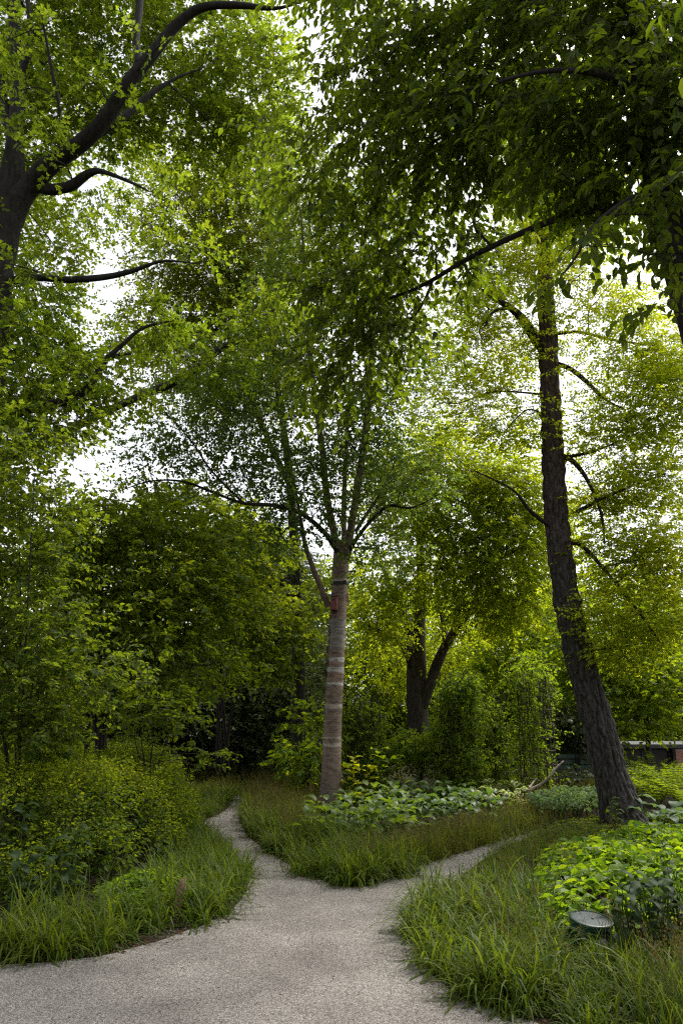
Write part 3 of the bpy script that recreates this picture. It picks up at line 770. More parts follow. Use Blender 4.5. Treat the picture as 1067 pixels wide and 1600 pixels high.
# --- big oak at the left edge
oak_base = P(-95, 1230, 11.0); oak_base[2] = 0
oak = Crown(31, .098, .060, droop=.2, flat=.35, K=9, lobed=True, spread=.62)
tree('oak_tree', 'massive dark oak at the edge with a thick limb sweeping up to the right', 'tree', oak_base,
     [(-95, 1260, 11, 92), (-60, 1000, 11, 78), (-38, 760, 11, 66), (-22, 560, 11, 58), (-8, 430, 11, 54), (6, 350, 11, 50), (18, 290, 11, 40), (24, 220, 11, 26), (30, 120, 11.2, 22), (22, 40, 11.3, 15), (10, -80, 11.4, 8)],
     [[(-2, 420, 11, 40), (12, 352, 11, 42), (44, 294, 10.95, 35), (85, 252, 10.7, 30), (130, 222, 10.5, 27), (165, 185, 10.3, 25), (205, 125, 10.1, 23), (238, 85, 10, 20), (275, 40, 9.9, 17), (315, 12, 9.8, 14), (370, 8, 9.7, 11), (430, 13, 9.6, 6), (480, 0, 9.5, 3)],
      [(58, 292, 11, 18), (85, 296, 10.9, 18), (112, 290, 10.8, 16), (138, 272, 10.7, 13), (160, 268, 10.6, 8), (205, 285, 10.4, 5), (235, 300, 10.3, 2)],
      [(217, 100, 10, 14), (213, 60, 10.1, 12), (218, 10, 10.2, 12), (222, -60, 10.3, 8)],
      [(140, 215, 10.5, 17), (185, 190, 10.6, 13), (225, 155, 10.8, 10), (270, 125, 11, 5), (320, 105, 11.2, 2)],
      [(5, 440, 11, 14), (60, 434, 10.9, 12), (110, 437, 10.8, 11), (165, 433, 10.7, 10), (205, 424, 10.6, 8), (255, 408, 10.5, 4), (310, 412, 10.4, 2)],
      [(-20, 660, 11, 20), (40, 640, 11, 17), (95, 628, 11, 15), (140, 605, 11, 12), (158, 572, 11, 10), (190, 540, 11, 7), (225, 512, 11.1, 5), (275, 500, 11.2, 2)],
      [(-26, 730, 11.2, 16), (70, 690, 12.4, 14), (190, 632, 13.6, 13), (270, 598, 14.2, 13), (310, 574, 14.5, 13), (345, 545, 14.6, 12), (395, 520, 14.7, 8), (440, 470, 14.8, 4), (465, 420, 14.9, 2)],
      [(160, 568, 11, 6), (180, 556, 11, 6), (205, 553, 11, 3)],
      [(26, 230, 11, 16), (8, 170, 11.2, 15), (-4, 110, 11.3, 14), (-30, 40, 11.4, 9)],
      [(30, 130, 11.2, 10), (48, 60, 11, 9), (40, -30, 11, 5)],
      [(100, 240, 10.6, 8), (95, 180, 10.4, 6), (80, 100, 10.2, 5), (65, 20, 10, 3)]],
     oak, [(55, 60, 12.6, 95, 85, 1.82), (180, 50, 12.4, 100, 70, 1.75), (320, 70, 12.4, 100, 60, 1.61), (120, 165, 12.4, 95, 60, 1.40), (280, 180, 12.6, 85, 65, 1.68), (390, 120, 12.4, 65, 95, 1.61), (30, 220, 12.6, 60, 60, 1.68),
           (80, 372, 12.4, 58, 40, 1.40), (55, 470, 11.8, 65, 65, 1.82), (40, 565, 11.8, 75, 60, 2.10), (20, 650, 11.8, 60, 50, 1.96), (165, 600, 11.8, 80, 35, 1.54), (370, 240, 12.6, 80, 60, 1.68), (-50, 350, 11.4, 60, 150, 1.68), (180, -70, 12.5, 160, 70, 1.68), (-20, 780, 11.4, 60, 80, 1.82), (300, -60, 12.5, 130, 60, 1.68), (235, 545, 12, 50, 35, 0.84), (110, 650, 11.6, 70, 40, 1.26),
           (230, 505, 11.2, 50, 30, 1.26), (330, 560, 12.8, 70, 40, 1.40), (290, 400, 11, 40, 30, 0.98), (400, 500, 13.4, 60, 40, 1.26), (150, 140, 10.0, 50, 30, 0.49), (70, 250, 10.2, 50, 30, 0.49), (30, 420, 10.2, 40, 60, 0.56),
           (5, 520, 9.9, 40, 35, 1.3), (20, 610, 9.9, 55, 40, 1.6), (-10, 690, 9.8, 50, 50, 1.6), (-5, 450, 10.0, 25, 30, .8), (35, 520, 10.2, 40, 40, 1.2), (110, 580, 10.4, 60, 20, 1.2), (90, 640, 10.2, 60, 30, 1.2), (30, 150, 10.2, 40, 50, .8), (20, 60, 10.2, 40, 40, .8), (250, 60, 9.4, 30, 20, .5)],
     M['oak'], M['oakbark'], knobby(2, .13, 1.2), 26, 10,
     extra=[((-9, 7.5, 6), (2.4, 2.4, 1.6), 1.2), ((-8.5, 4, 7.5), (2.2, 2.2, 1.4), 1.2), ((-10, 12, 7), (2.4, 2.4, 1.8), 1.2), ((-5.5, 13.5, 12.5), (2.6, 2.4, 1.6), .9), ((-7, 1.5, 6.2), (2, 2, 1.3), 1.1)])

# --- broad tree behind, between oak and birch
mid_base = P(468, 1205, 19.5); mid_base[2] = 0
mid = Crown(41, .11, .072, droop=.25, flat=.4, K=8)
tree('broad_tree', 'broad leafy tree with its trunk behind the birch, crown reaching left to the oak', 'tree', mid_base,
     [(468, 1205, 19.5, 22), (466, 1050, 19.5, 20), (462, 900, 19.5, 17), (455, 780, 19.5, 14), (445, 680, 19.5, 11), (432, 590, 19.5, 9), (425, 500, 19.5, 7), (420, 400, 19.4, 5), (415, 300, 19.3, 3)],
     [[(455, 760, 19.5, 10), (420, 690, 19.6, 9), (385, 600, 19.7, 8), (350, 500, 19.8, 6), (335, 400, 19.8, 4), (330, 290, 19.8, 2)], [(432, 590, 19.5, 8), (380, 540, 19.3, 6), (320, 520, 19.2, 5), (260, 530, 19.2, 2)],
      [(385, 600, 19.7, 5), (330, 585, 19.6, 4), (270, 610, 19.5, 2)], [(350, 500, 19.8, 5), (300, 430, 19.6, 4), (250, 415, 19.5, 2)], [(335, 400, 19.8, 3), (300, 340, 19.6, 2), (270, 310, 19.4, 1.5)]],
     mid, [(285, 320, 19, 85, 60, 1.84), (250, 420, 19, 60, 50, 1.60), (340, 430, 19, 80, 70, 1.92), (240, 520, 19.3, 60, 45, 1.76), (340, 575, 19, 100, 50, 1.92), (420, 380, 19, 75, 100, 1.76), (410, 520, 19, 80, 70, 1.60), (300, 500, 19, 60, 50, 1.44),
           (360, 640, 19.5, 100, 25, 0.80), (430, 250, 19, 60, 80, 1.60), (350, 290, 19, 70, 60, 1.44), (235, 615, 19.5, 70, 22, 0.80)],
     M['mid_tree'], M['oakbark'], knobby(9, .1, 1), 14, 6)

# --- twin-trunk tree and its golden spreading crown
twin_base = P(655, 1172, 22.5); twin_base[2] = 0
tw = Crown(51, .10, .066, droop=.45, flat=.6, K=9, lobed=False)
tree('forked_tree', 'old fork trunked tree with arching yellow green boughs behind the vine columns', 'tree', twin_base,
     [(655, 1185, 22.5, 40), (652, 1120, 22.5, 34), (650, 1070, 22.5, 32), (651, 1010, 22.5, 26), (655, 950, 22.5, 22), (658, 900, 22.5, 16), (655, 830, 22.4, 10), (650, 740, 22.3, 5)],
     [[(660, 1105, 22.4, 18), (678, 1050, 22.3, 17), (695, 1010, 22.2, 15), (718, 975, 22.1, 13), (740, 945, 22, 10), (765, 890, 21.8, 8), (800, 820, 21.5, 4)],
      [(648, 1050, 22.4, 16), (636, 1020, 22.3, 14), (620, 998, 22.1, 11), (596, 988, 21.9, 8), (570, 975, 21.7, 3)],
      [(645, 1020, 22.6, 16), (634, 965, 22.7, 13), (610, 920, 22.8, 9), (590, 860, 22.8, 4)],
      [(697, 1005, 22.2, 10), (690, 960, 22.4, 8), (680, 900, 22.5, 5), (700, 830, 22.5, 3)],
      [(765, 890, 21.8, 6), (780, 820, 21, 5), (760, 740, 20, 3)], [(655, 850, 22.4, 7), (700, 770, 21.5, 5), (760, 720, 20.5, 3)]],
     tw, [(700, 735, 20, 120, 42, 2.86), (790, 765, 19.8, 75, 50, 2.86), (630, 790, 20.5, 70, 50, 2.21), (720, 820, 20.2, 90, 45, 2.47), (800, 860, 19.6, 65, 55, 2.73), (690, 890, 20.6, 90, 40, 1.95), (600, 900, 21, 50, 50, 1.82),
          (750, 950, 20.5, 80, 40, 2.21), (590, 970, 21.6, 50, 50, 1.95), (660, 690, 20.2, 60, 30, 1.95), (800, 930, 20, 50, 40, 2.34), (620, 1040, 23.5, 50, 40, 1.95), (700, 1000, 23.5, 50, 40, 1.56), (830, 800, 19.8, 40, 50, 2.08)],
     M['golden'], M['greybark'], knobby(4, .12, 1), 16, 8)

# --- maple behind the leaning tree on the right
mp_base = P(1010, 1205, 20.5); mp_base[2] = 0
mpc = Crown(61, .11, .10, lobed=True, droop=.25, flat=.75, K=7)
tree('maple_tree', 'young lobed leaf maple with bright layered boughs behind the leaning trunk', 'tree', mp_base,
     [(1010, 1215, 20.5, 9), (1012, 1150, 20.5, 8), (1005, 1050, 20.5, 7), (1000, 960, 20.5, 5), (1005, 880, 20.5, 3)],
     [[(1010, 1110, 20.5, 5), (970, 1060, 20, 4), (930, 1020, 19.5, 2)], [(1008, 1090, 20.5, 5), (1040, 1050, 20, 4), (1075, 1030, 19.6, 2)]],
     mpc, [(955, 1060, 19.5, 75, 55, 2.4), (1035, 1065, 19, 70, 60, 2.2), (930, 980, 20, 70, 50, 2.0), (1010, 1125, 18.8, 80, 26, 1.8), (960, 1150, 18.6, 40, 22, 1.4), (1050, 990, 20, 60, 45, 1.8), (1000, 920, 20.5, 70, 40, 1.3), (890, 1040, 20.5, 35, 60, 1.8)],
     M['maple'], M['darkbark'], None, 8, 5)
t2b = P(845, 1190, 26); t2b[2] = 0
mp2 = Crown(62, .12, .09, lobed=True, droop=.25, flat=.7, K=7)
tree('maple_tree', 'leafy maple standing directly behind the wire vine frame', 'tree', t2b,
     [(845, 1195, 26, 12), (842, 1080, 26, 10), (838, 980, 26, 8), (835, 880, 26, 3)],
     [[(840, 1050, 26, 7), (800, 1000, 25.5, 5), (770, 980, 25, 2)]],
     mp2, [(830, 960, 25, 60, 50, 2.2), (800, 1030, 24.5, 60, 45, 2.2), (860, 1050, 25, 45, 60, 2.2), (830, 1110, 25, 70, 40, 1.8), (770, 1090, 25, 50, 50, 1.8)],
     M['maple'], M['darkbark'], None, 8, 5)

# --- understory on the left: three multi-stemmed shrubs
def stems_shrub(name, label, cat, basepx, Y, nstem, top, crown, blobs, leaf_m, seed, w=5, spreadpx=60, bark=None):
    b = P(basepx[0], basepx[1], Y); b[2] = 0
    root = thing(name, label, cat, tuple(b))
    rng = np.random.default_rng(seed)
    for k in range(nstem):
        x0 = basepx[0] + rng.uniform(-spreadpx*.35, spreadpx*.35); x1 = basepx[0] + (k/(max(1, nstem-1))-.5)*2*spreadpx + rng.uniform(-15, 15)
        y1 = basepx[1] + (top-basepx[1])*rng.uniform(.75, 1.0)
        yb = basepx[1]
        dY = rng.uniform(-.6, .6)
        q = [(x0, yb+8, Y+dY*.3, w), (x0*.75+x1*.25 + rng.uniform(-6, 6), yb+(y1-yb)*.3, Y+dY*.6, w*.85), (x0*.35+x1*.65, yb+(y1-yb)*.65, Y+dY, w*.6), (x1, y1, Y+dY*1.3, w*.25)]
        lp, lr = pxpath(q, 6)
        la = Acc(); tube(la, lp, lr, 7, 0, knobby(seed+k*1.3, .1, 2))
        part('stem', la, [bark or M['darkbark']], root)
        crown.limb(lp, lr)
    crown.px(blobs)
    part('foliage', crown.finish(), [leaf_m, M['twig']], root)
    return root

stems_shrub('understory_shrub', 'tall understory shrub with light layered branches under the oak', 'shrub', (20, 1330), 9.0, 6, 720,
            Crown(71, .072, .052, hi=True, droop=.2, flat=.8, K=7),
            [(40, 700, 9, 80, 40, 1.1), (55, 790, 9, 85, 50, 1.4), (40, 880, 9, 90, 45, 1.7), (50, 970, 8.8, 100, 50, 1.8), (100, 1055, 9, 115, 45, 1.9), (40, 1110, 8.8, 90, 40, 2.0), (-40, 900, 9, 70, 150, 1.3), (30, 1150, 8.8, 80, 30, 1.8), (110, 1140, 9.2, 60, 22, .9)],
            M['shrub'], 5, 4.5, 70)
stems_shrub('understory_shrub', 'dark many stemmed shrub rising behind the yellow green flowering bed', 'shrub', (155, 1195), 13.5, 9, 800,
            Crown(72, .10, .075, hi=True, droop=.25, flat=.7, K=7),
            [(110, 900, 13, 60, 80, 1.3), (165, 785, 13.5, 60, 22, 1.0), (240, 795, 13.6, 40, 16, .7), (345, 880, 13.6, 40, 45, 1.0), (120, 762, 13.6, 35, 20, .6), (205, 752, 13.7, 40, 22, .5), (150, 840, 13.5, 105, 55, 2.0), (260, 850, 13.6, 95, 55, 2.0), (215, 930, 13.2, 120, 50, 2.4), (320, 950, 13.6, 80, 55, 2.2), (180, 1010, 12.8, 120, 50, 2.6), (290, 1040, 13, 90, 45, 2.4), (230, 1095, 12.2, 60, 30, 1.8), (130, 1080, 13.5, 60, 30, 1.6)],
            M['understory'], 6, 9, 65)
stems_shrub('understory_tree', 'slender understory tree with bright upper leaves between the dark shrubs and the birch', 'tree', (345, 1195), 18, 4, 790,
            Crown(73, .10, .08, lobed=True, droop=.25, flat=.7, K=7),
            [(300, 772, 17.5, 60, 20, 1.0), (380, 800, 17.5, 50, 25, 1.0), (300, 800, 17.5, 90, 30, 1.6), (360, 850, 17.5, 80, 40, 2.0), (330, 900, 17, 90, 40, 2.0), (390, 950, 17.5, 65, 45, 2.2), (440, 1000, 18, 45, 50, 1.8), (420, 850, 18, 45, 35, 1.0), (480, 940, 19, 35, 60, 1.2), (410, 1040, 18, 50, 30, 1.6), (250, 800, 17.5, 70, 30, 1.8), (370, 1000, 17.2, 50, 30, 1.6)],
            M['understory'], 7, 6, 45)
stems_shrub('low_branch_shrub', 'light leaved low shrub reaching a branch toward the path bend', 'shrub', (235, 1235), 11.6, 4, 1130,
            Crown(74, .075, .055, hi=True, droop=.1, flat=.9, K=7),
            [(240, 1105, 11.4, 45, 18, 1.6), (270, 1135, 11.4, 30, 15, 1.3), (318, 1178, 11.3, 38, 9, 1.3), (300, 1195, 11.3, 30, 7, .9), (200, 1150, 11.6, 50, 12, .8), (265, 1170, 11.5, 30, 14, .9)],
            M['shrub'], 8, 4, 40)

# --- evergreen mass in the dark centre
def bush(name, label, cat, basepx, Y, crown, blobs, leaf_m, seed, nst=4, top=None, w=4, spr=20):
    return stems_shrub(name, label, cat, basepx, Y, nst, top or basepx[1]-90, crown, blobs, leaf_m, seed, w, spr)
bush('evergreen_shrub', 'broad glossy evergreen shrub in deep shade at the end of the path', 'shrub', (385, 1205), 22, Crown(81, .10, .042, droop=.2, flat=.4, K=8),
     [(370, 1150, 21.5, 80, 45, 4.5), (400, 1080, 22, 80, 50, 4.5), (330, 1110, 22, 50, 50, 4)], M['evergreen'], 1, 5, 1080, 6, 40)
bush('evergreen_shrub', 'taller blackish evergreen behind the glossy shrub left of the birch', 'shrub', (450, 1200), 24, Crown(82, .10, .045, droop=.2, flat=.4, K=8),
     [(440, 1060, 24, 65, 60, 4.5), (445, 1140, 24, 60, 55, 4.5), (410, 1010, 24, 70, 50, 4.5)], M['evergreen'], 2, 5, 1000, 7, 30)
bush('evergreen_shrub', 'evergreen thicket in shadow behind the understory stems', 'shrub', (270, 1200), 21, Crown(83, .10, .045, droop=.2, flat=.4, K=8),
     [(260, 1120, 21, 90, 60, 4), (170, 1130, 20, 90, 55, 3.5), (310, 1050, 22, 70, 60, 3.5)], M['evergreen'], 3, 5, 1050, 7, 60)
con_base = P(425, 1195, 27); con_base[2] = 0
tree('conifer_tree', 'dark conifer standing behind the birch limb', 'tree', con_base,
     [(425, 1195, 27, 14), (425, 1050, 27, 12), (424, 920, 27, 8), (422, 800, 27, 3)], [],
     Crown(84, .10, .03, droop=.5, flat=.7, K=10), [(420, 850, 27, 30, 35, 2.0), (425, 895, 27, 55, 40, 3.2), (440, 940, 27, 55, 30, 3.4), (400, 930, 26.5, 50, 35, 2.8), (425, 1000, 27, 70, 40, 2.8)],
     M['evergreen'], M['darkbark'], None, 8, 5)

# --- vine columns and small shrubs behind the island
def vine_column(label, px, pytop, pybot, Y, hw, seed, leaf_m, lai=4.0, name='vine_column'):
    """a slim frame of rods completely overgrown by a climber"""
    b = P(px, pybot, Y); b[2] = 0
    top = P(px, pytop, Y)[2]; r = hw*mpp(px, (pytop+pybot)/2, Y)
    root = thing(name, label, 'climbing plant', tuple(b))
    for k in range(6):
        an = k/6*2*math.pi + .3
        a_ = Acc(); tube(a_, [b+[r*.6*math.cos(an), r*.6*math.sin(an), -.05], b+[r*.5*math.cos(an), r*.5*math.sin(an), top*.9]], [.012, .010], 6); part('frame_rod', a_, [M['darkbark']], root)
    c = Crown(seed, .075, .055, hi=False, droop=.35, flat=.2, K=5, spread=.55)
    rng = c.rng
    n = max(5, int((pybot-pytop)/22))
    for i in range(n):
        t = (i+.3)/n
        z = .1+top*(1-.12)*t
        rr = r*(1.0-.25*abs(t-.45))*(1.0 if t < .85 else .8)
        c.blob(b+np.array([rng.normal(0, .08), rng.normal(0, .08), z]), (rr, rr, top/n*.9), lai/1.6, branch=False)
    a_ = c.acc
    for k in range(14):                           # vine stems winding up
        an = rng.uniform(0, 6.28); q = []
        for i in range(9):
            an += rng.normal(.15, .25); q.append(b+np.array([r*.8*math.cos(an), r*.8*math.sin(an), top*i/8*.95]))
        tube(a_, catmull(q, 4), np.full(33, .007), 4, 1, cap=False)
    part('foliage', c.finish(), [leaf_m, M['twig']], root)
vine_column('rounded mound of climber covering a post just right of the birch trunk', 567, 1078, 1215, 17.5, 34, 91, M['vine'], 4)
vine_column('tallest vine smothered column standing in front of the forked tree', 722, 1042, 1222, 16.8, 38, 92, M['vine'], 4.2)
vine_column('slim leafy climber column between the tall column and the wire frame', 775, 1075, 1218, 18.2, 24, 95, M['vine'], 3.2)
bush('small_shrub', 'small dense shrub at the foot of the forked trunk', 'shrub', (655, 1212), 17.6, Crown(93, .065, .045, droop=.3, flat=.4, K=7), [(655, 1178, 17.4, 34, 26, 3.5), (640, 1165, 17.6, 26, 16, 3)], M['vine'], 9, 4, 1150, 3, 15)
bush('small_shrub', 'fresh green shrub with big soft leaves left of the birch base', 'shrub', (476, 1225), 16.8, Crown(94, .12, .095, lobed=True, droop=.3, flat=.7, K=6),
     [(478, 1185, 16.6, 36, 26, 2.6), (490, 1130, 17.2, 32, 30, 1.8), (470, 1165, 16.8, 28, 20, 2.2), (480, 1205, 16.5, 34, 14, 1.6)], M['maple'], 10, 5, 1120, 3, 20)
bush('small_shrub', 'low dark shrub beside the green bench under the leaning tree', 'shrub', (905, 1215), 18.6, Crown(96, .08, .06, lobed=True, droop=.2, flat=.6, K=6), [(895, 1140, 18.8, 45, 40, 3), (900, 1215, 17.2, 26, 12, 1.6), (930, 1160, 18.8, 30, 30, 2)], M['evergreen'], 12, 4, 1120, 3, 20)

# wire frame with a thin climber
def wire_frame():
    Y = 16.6
    b = P(842, 1228, Y); b[2] = 0
    top = P(842, 1048, Y)[2]; r = 27*mpp(842, 1130, Y)
    root = thing('wire_obelisk', 'tall openwork frame of brown rods with a thin climber beside the fallen branch', 'plant support', tuple(b))
    rng = np.random.default_rng(8)
    n = 14
    for k in range(n):
        an = k/n*2*math.pi
        q = [b+[r*math.cos(an), r*math.sin(an), -.05], b+[r*.97*math.cos(an+.03), r*.97*math.sin(an), top*.5], b+[r*.9*math.cos(an)+rng.normal(0, .02), r*.9*math.sin(an), top*rng.uniform(.9, 1.0)]]
        a_ = Acc(); tube(a_, catmull(q, 4), np.full(9, .007), 6); part('rod', a_, [M['rustrod']], root)
    for z in np.linspace(.25, top*.9, 9):
        a_ = Acc(); an = np.linspace(0, 2*math.pi, 25); q = np.c_[b[0]+(r+.012)*np.cos(an), b[1]+(r+.012)*np.sin(an), z+rng.normal(0, .008, 25)]
        tube(a_, q, np.full(25, .008), 5, cap=False); part('hoop', a_, [M['rustrod']], root)
    c = Crown(97, .07, .05, droop=.4, flat=.3, K=7)
    for z in np.linspace(.3, top, 7):
        c.blob(b+np.array([rng.normal(0, .12), rng.normal(0, .1), z]), (r*1.2, r*1.15, .22), 1.5 if z < top*.9 else 2.0, branch=False)
    for k in range(24):
        an = rng.uniform(0, 6.28); q = []
        for i in range(8):
            an += rng.normal(.05, .18); q.append(b+np.array([r*1.02*math.cos(an), r*1.02*math.sin(an), top*i/7]))
        tube(c.acc, catmull(q, 3), np.full(22, .006), 4, 1, cap=False)
    part('foliage', c.finish(), [M['vine'], M['twig']], root)
M['rustrod'] = plain_mat('weathered_rod', (.055, .036, .026), .85, var=.3)
wire_frame()

# --- near tree overhanging from the right
hb_base = np.array([4.1, 6.0, 0])
hornb = Crown(101, .104, .064, hi=True, droop=.75, flat=.75, K=8, jitter=.3, spread=.9)
hroot = tree('overhanging_tree', 'dark broad leaved tree hanging its leafy boughs in from the upper right', 'tree', hb_base,
     [(1330, 1390, 6.0, 80), (1230, 1000, 5.9, 72), (1140, 680, 5.8, 64), (1075, 450, 5.7, 58), (1042, 350, 5.6, 52), (1022, 240, 5.6, 44), (1005, 120, 5.6, 36), (992, 0, 5.6, 28), (985, -150, 5.6, 18), (980, -300, 5.6, 8)],
     [[(1036, 330, 5.6, 20), (960, 326, 5.8, 16), (900, 332, 6.1, 13), (858, 346, 6.4, 11), (810, 366, 6.7, 9.5), (765, 387, 7.0, 8.5), (720, 410, 7.3, 7.5), (676, 437, 7.6, 6.5), (640, 455, 7.8, 5), (600, 470, 8, 4), (575, 490, 8.1, 2.5)],
      [(676, 437, 7.6, 5), (665, 465, 7.7, 4.5), (645, 495, 7.8, 4), (610, 510, 7.9, 3.5), (575, 528, 8, 2)],
      [(1018, 215, 5.6, 22), (960, 200, 5.9, 17), (900, 192, 6.2, 14), (850, 197, 6.5, 12), (800, 190, 6.8, 9), (740, 195, 7.1, 7), (680, 220, 7.4, 5), (620, 275, 7.7, 4), (590, 300, 7.8, 2)],
      [(1002, 100, 5.6, 20), (930, 60, 6, 15), (840, 35, 6.5, 12), (740, 40, 7, 9), (640, 60, 7.4, 6), (540, 110, 7.8, 3)],
      [(1010, 160, 5.6, 16), (950, 120, 5.3, 12), (860, 110, 5.4, 8), (770, 130, 5.8, 5), (690, 150, 6.2, 2)],
      [(770, 387, 7.0, 5), (740, 350, 7.0, 4), (760, 310, 7.1, 3), (800, 297, 7.1, 2)],
      [(1030, 300, 5.6, 12), (985, 310, 5.2, 9), (930, 350, 4.9, 6), (900, 400, 4.8, 4), (870, 440, 4.8, 2)]],
     hornb, [(1000, 60, 5.6, 120, 90, 2.3), (850, 60, 6.2, 140, 85, 2.4), (700, 70, 6.8, 130, 85, 2.1), (570, 90, 7.6, 90, 100, 1.7), (930, 170, 5.6, 120, 80, 2.4), (790, 185, 6.4, 120, 75, 2.2), (1020, 260, 5.5, 70, 70, 2.4),
             (650, 220, 7.2, 110, 85, 2.3), (520, 250, 8, 80, 95, 1.4), (900, 275, 6, 90, 42, 2.2), (570, 390, 8, 100, 85, 1.1), (570, 550, 8, 95, 65, 1.4), (680, 380, 7.6, 80, 55, 1.4), (910, 380, 4.9, 35, 26, 1.4), (905, 440, 4.7, 30, 22, .7),
             (1050, 465, 4.6, 16, 32, 1.8), (1045, 400, 5.0, 30, 40, 1.5), (1030, 325, 5.0, 35, 30, 1.4), (1062, 330, 4.9, 30, 60, 2.0), (770, 285, 7.2, 70, 35, 1.0), (640, 470, 7.9, 70, 50, 1.2), (1050, 160, 5.2, 50, 90, 2.2), (980, -110, 5.8, 180, 90, 2.0), (750, -90, 6.8, 180, 80, 2.0), (1200, 150, 5.6, 110, 160, 2.0), (560, -60, 7.6, 90, 70, 1.6),
             (735, 425, 7.4, 45, 30, .7), (520, 480, 8.2, 50, 60, 1.1)],
     M['hornbeam'], M['darkbark'], knobby(6, .08, 1.3), 18, 8, crown_name='foliage', split_near=300,
     extra=[((5.5, 2.5, 4.6), (1.6, 1.6, 1.0), 1.6), ((3.0, 1.6, 5.4), (1.5, 1.6, .9), 1.3), ((6.9, 5.0, 4.6), (1.6, 1.6, 1.3), 1.5), ((5.0, 4.5, 6.4), (1.8, 1.8, 1.0), 1.4), ((4.6, -.5, 5.2), (1.6, 1.4, .9), 1.2)])
def near_leaves(root, near, mat):
    a_ = Acc(); leaves(a_, np.zeros((1, 3)), np.array([[0, 1.0, 0]]), np.array([[0, 0, 1.0]]), 1.0, .59, True)
    me = a_.mesh('leaf', [mat])
    from mathutils import Matrix
    pos, ld, ln, ll, ww = near
    ld = unit(ld); sx = unit(np.cross(ld, ln)); nz = np.cross(sx, ld); b = np.array(root.location)
    for i in range(len(pos)):
        o = obj('leaf', me, root)
        m = Matrix.Identity(4); s_ = float(ll[i])
        for r_ in range(3):
            m[r_][0], m[r_][1], m[r_][2], m[r_][3] = sx[i][r_]*s_, ld[i][r_]*s_, nz[i][r_]*s_, pos[i][r_]-b[r_]
        o.matrix_local = m
near_leaves(hroot, hornb.near, M['hornbeam'])

# --- woods beyond
fw = Crown(111, .19, .13, droop=.3, flat=.5, K=8, twigs=False)
rngw = np.random.default_rng(77)
for i in range(44):
    x = -250 + i*36 + rngw.uniform(-15, 15); Y = rngw.uniform(31, 44)
    m = mpp(x, 1050, Y)
    htop = (850 if 80 < x < 420 or x > 900 else 900) + rngw.uniform(-40, 60)
    if 930 < x: htop = 960 + rngw.uniform(-30, 60)
    for yy in np.arange(htop, 1185, 52):
        fw.blob(P(x+rngw.uniform(-12, 12), yy, Y), (30*m, 30*m, 34*m), 2.0 if yy < 1000 else 3.0, branch=False)
tag(obj('far_woods', fw.finish().mesh('far_woods', [M['far'], M['twig']])), 'dense green woods closing the view beyond the garden', 'woods', kind='stuff')

# ------------------------------------------------------------------ ground plants
def in_poly(p, poly):
    x, y = p[:, 0], p[:, 1]; c = np.zeros(len(p), bool); n = len(poly); j = n-1
    for i in range(n):
        xi, yi = poly[i][:2]; xj, yj = poly[j][:2]
        c ^= ((yi > y) != (yj > y)) & (x < (xj-xi)*(y-yi)/((yj-yi) or 1e-9)+xi)
        j = i
    return c
def scatter(rng, poly, n):
    poly = np.asarray(poly); lo, hi = poly[:, :2].min(0), poly[:, :2].max(0)
    out = np.zeros((0, 2))
    while len(out) < n:
        q = rng.uniform(lo, hi, (n*3, 2)); out = np.concatenate([out, q[in_poly(q, poly)]])
    return out[:n]

def tufts(acc, rng, xy, blades, length, width, lean=.55, curl=1.3, seg=5, z0=0, mat=0, spread=.05, lvar=.3):
    """arching grass blades, `blades` to each tuft"""
    N = len(xy)*blades
    c = np.repeat(xy, blades, 0) + rng.normal(0, spread, (N, 2))
    sc = np.repeat(rng.uniform(.75, 1.2, len(xy)), blades)
    az = rng.uniform(0, 2*np.pi, N)
    th = np.abs(rng.normal(0, lean, N)) + .08           # from vertical
    L = length*sc*rng.uniform(1-lvar*1.6, 1+lvar, N)
    cv = curl*rng.uniform(.3, 1.3, N)*(.5+th)
    w = width*rng.uniform(.6, 1.15, N)
    V = np.zeros((N, seg+1, 2, 3))
    p = np.c_[c, np.full(N, z0)]
    side = np.c_[-np.sin(az), np.cos(az), np.zeros(N)]
    twist = rng.normal(0, .5, N)
    ds = L/seg
    for i in range(seg+1):
        t = i/seg
        ww = w*(.55+.45*min(1, t*3))*(1-t**2.2)*.5 + .0004
        a_ = th + cv*t**1.3
        up_side = side*np.cos(twist*t)[:, None] + np.array([0, 0, 1.0])*np.sin(twist*t)[:, None]*.6
        V[:, i, 0] = p - up_side*ww[:, None]; V[:, i, 1] = p + up_side*ww[:, None]
        p = p + np.c_[np.cos(az)*np.sin(a_), np.sin(az)*np.sin(a_), np.cos(a_)]*ds[:, None]
        p[:, 2] = np.maximum(p[:, 2], z0+.012)
    b = (np.arange(N)*(seg+1)*2)[:, None, None]
    q = np.array([[i*2, i*2+1, i*2+3, i*2+2] for i in range(seg)])
    acc.add(V.reshape(-1, 3), (b+q[None]).reshape(-1, 4), mat)

def seedheads(acc, rng, xy, per, length, mat):
    """fine upright stalks with loose seed heads"""
    N = len(xy)*per
    c = np.repeat(xy, per, 0)+rng.normal(0, .08, (N, 2))
    A = np.c_[c, np.zeros(N)]; L = length*rng.uniform(.7, 1.15, N)
    d = np.c_[rng.normal(0, .22, (N, 2)), np.ones(N)]; B = A+unit(d)*L[:, None]
    tubes_many(acc, A, B, .0016, .0008, mat, 0, rng, seg=3, sides=3)
    K = 12
    t = rng.uniform(.72, 1.0, (N, K))
    pos = (A[:, None]+(B-A)[:, None]*t[..., None]) + rng.normal(0, .012, (N, K, 3))
    ld = unit(B-A)[:, None]+rng.normal(0, .5, (N, K, 3))
    leaves(acc, pos.reshape(-1, 3), ld.reshape(-1, 3), rng.normal(0, 1, (N*K, 3)), .022, .007, mat=mat)

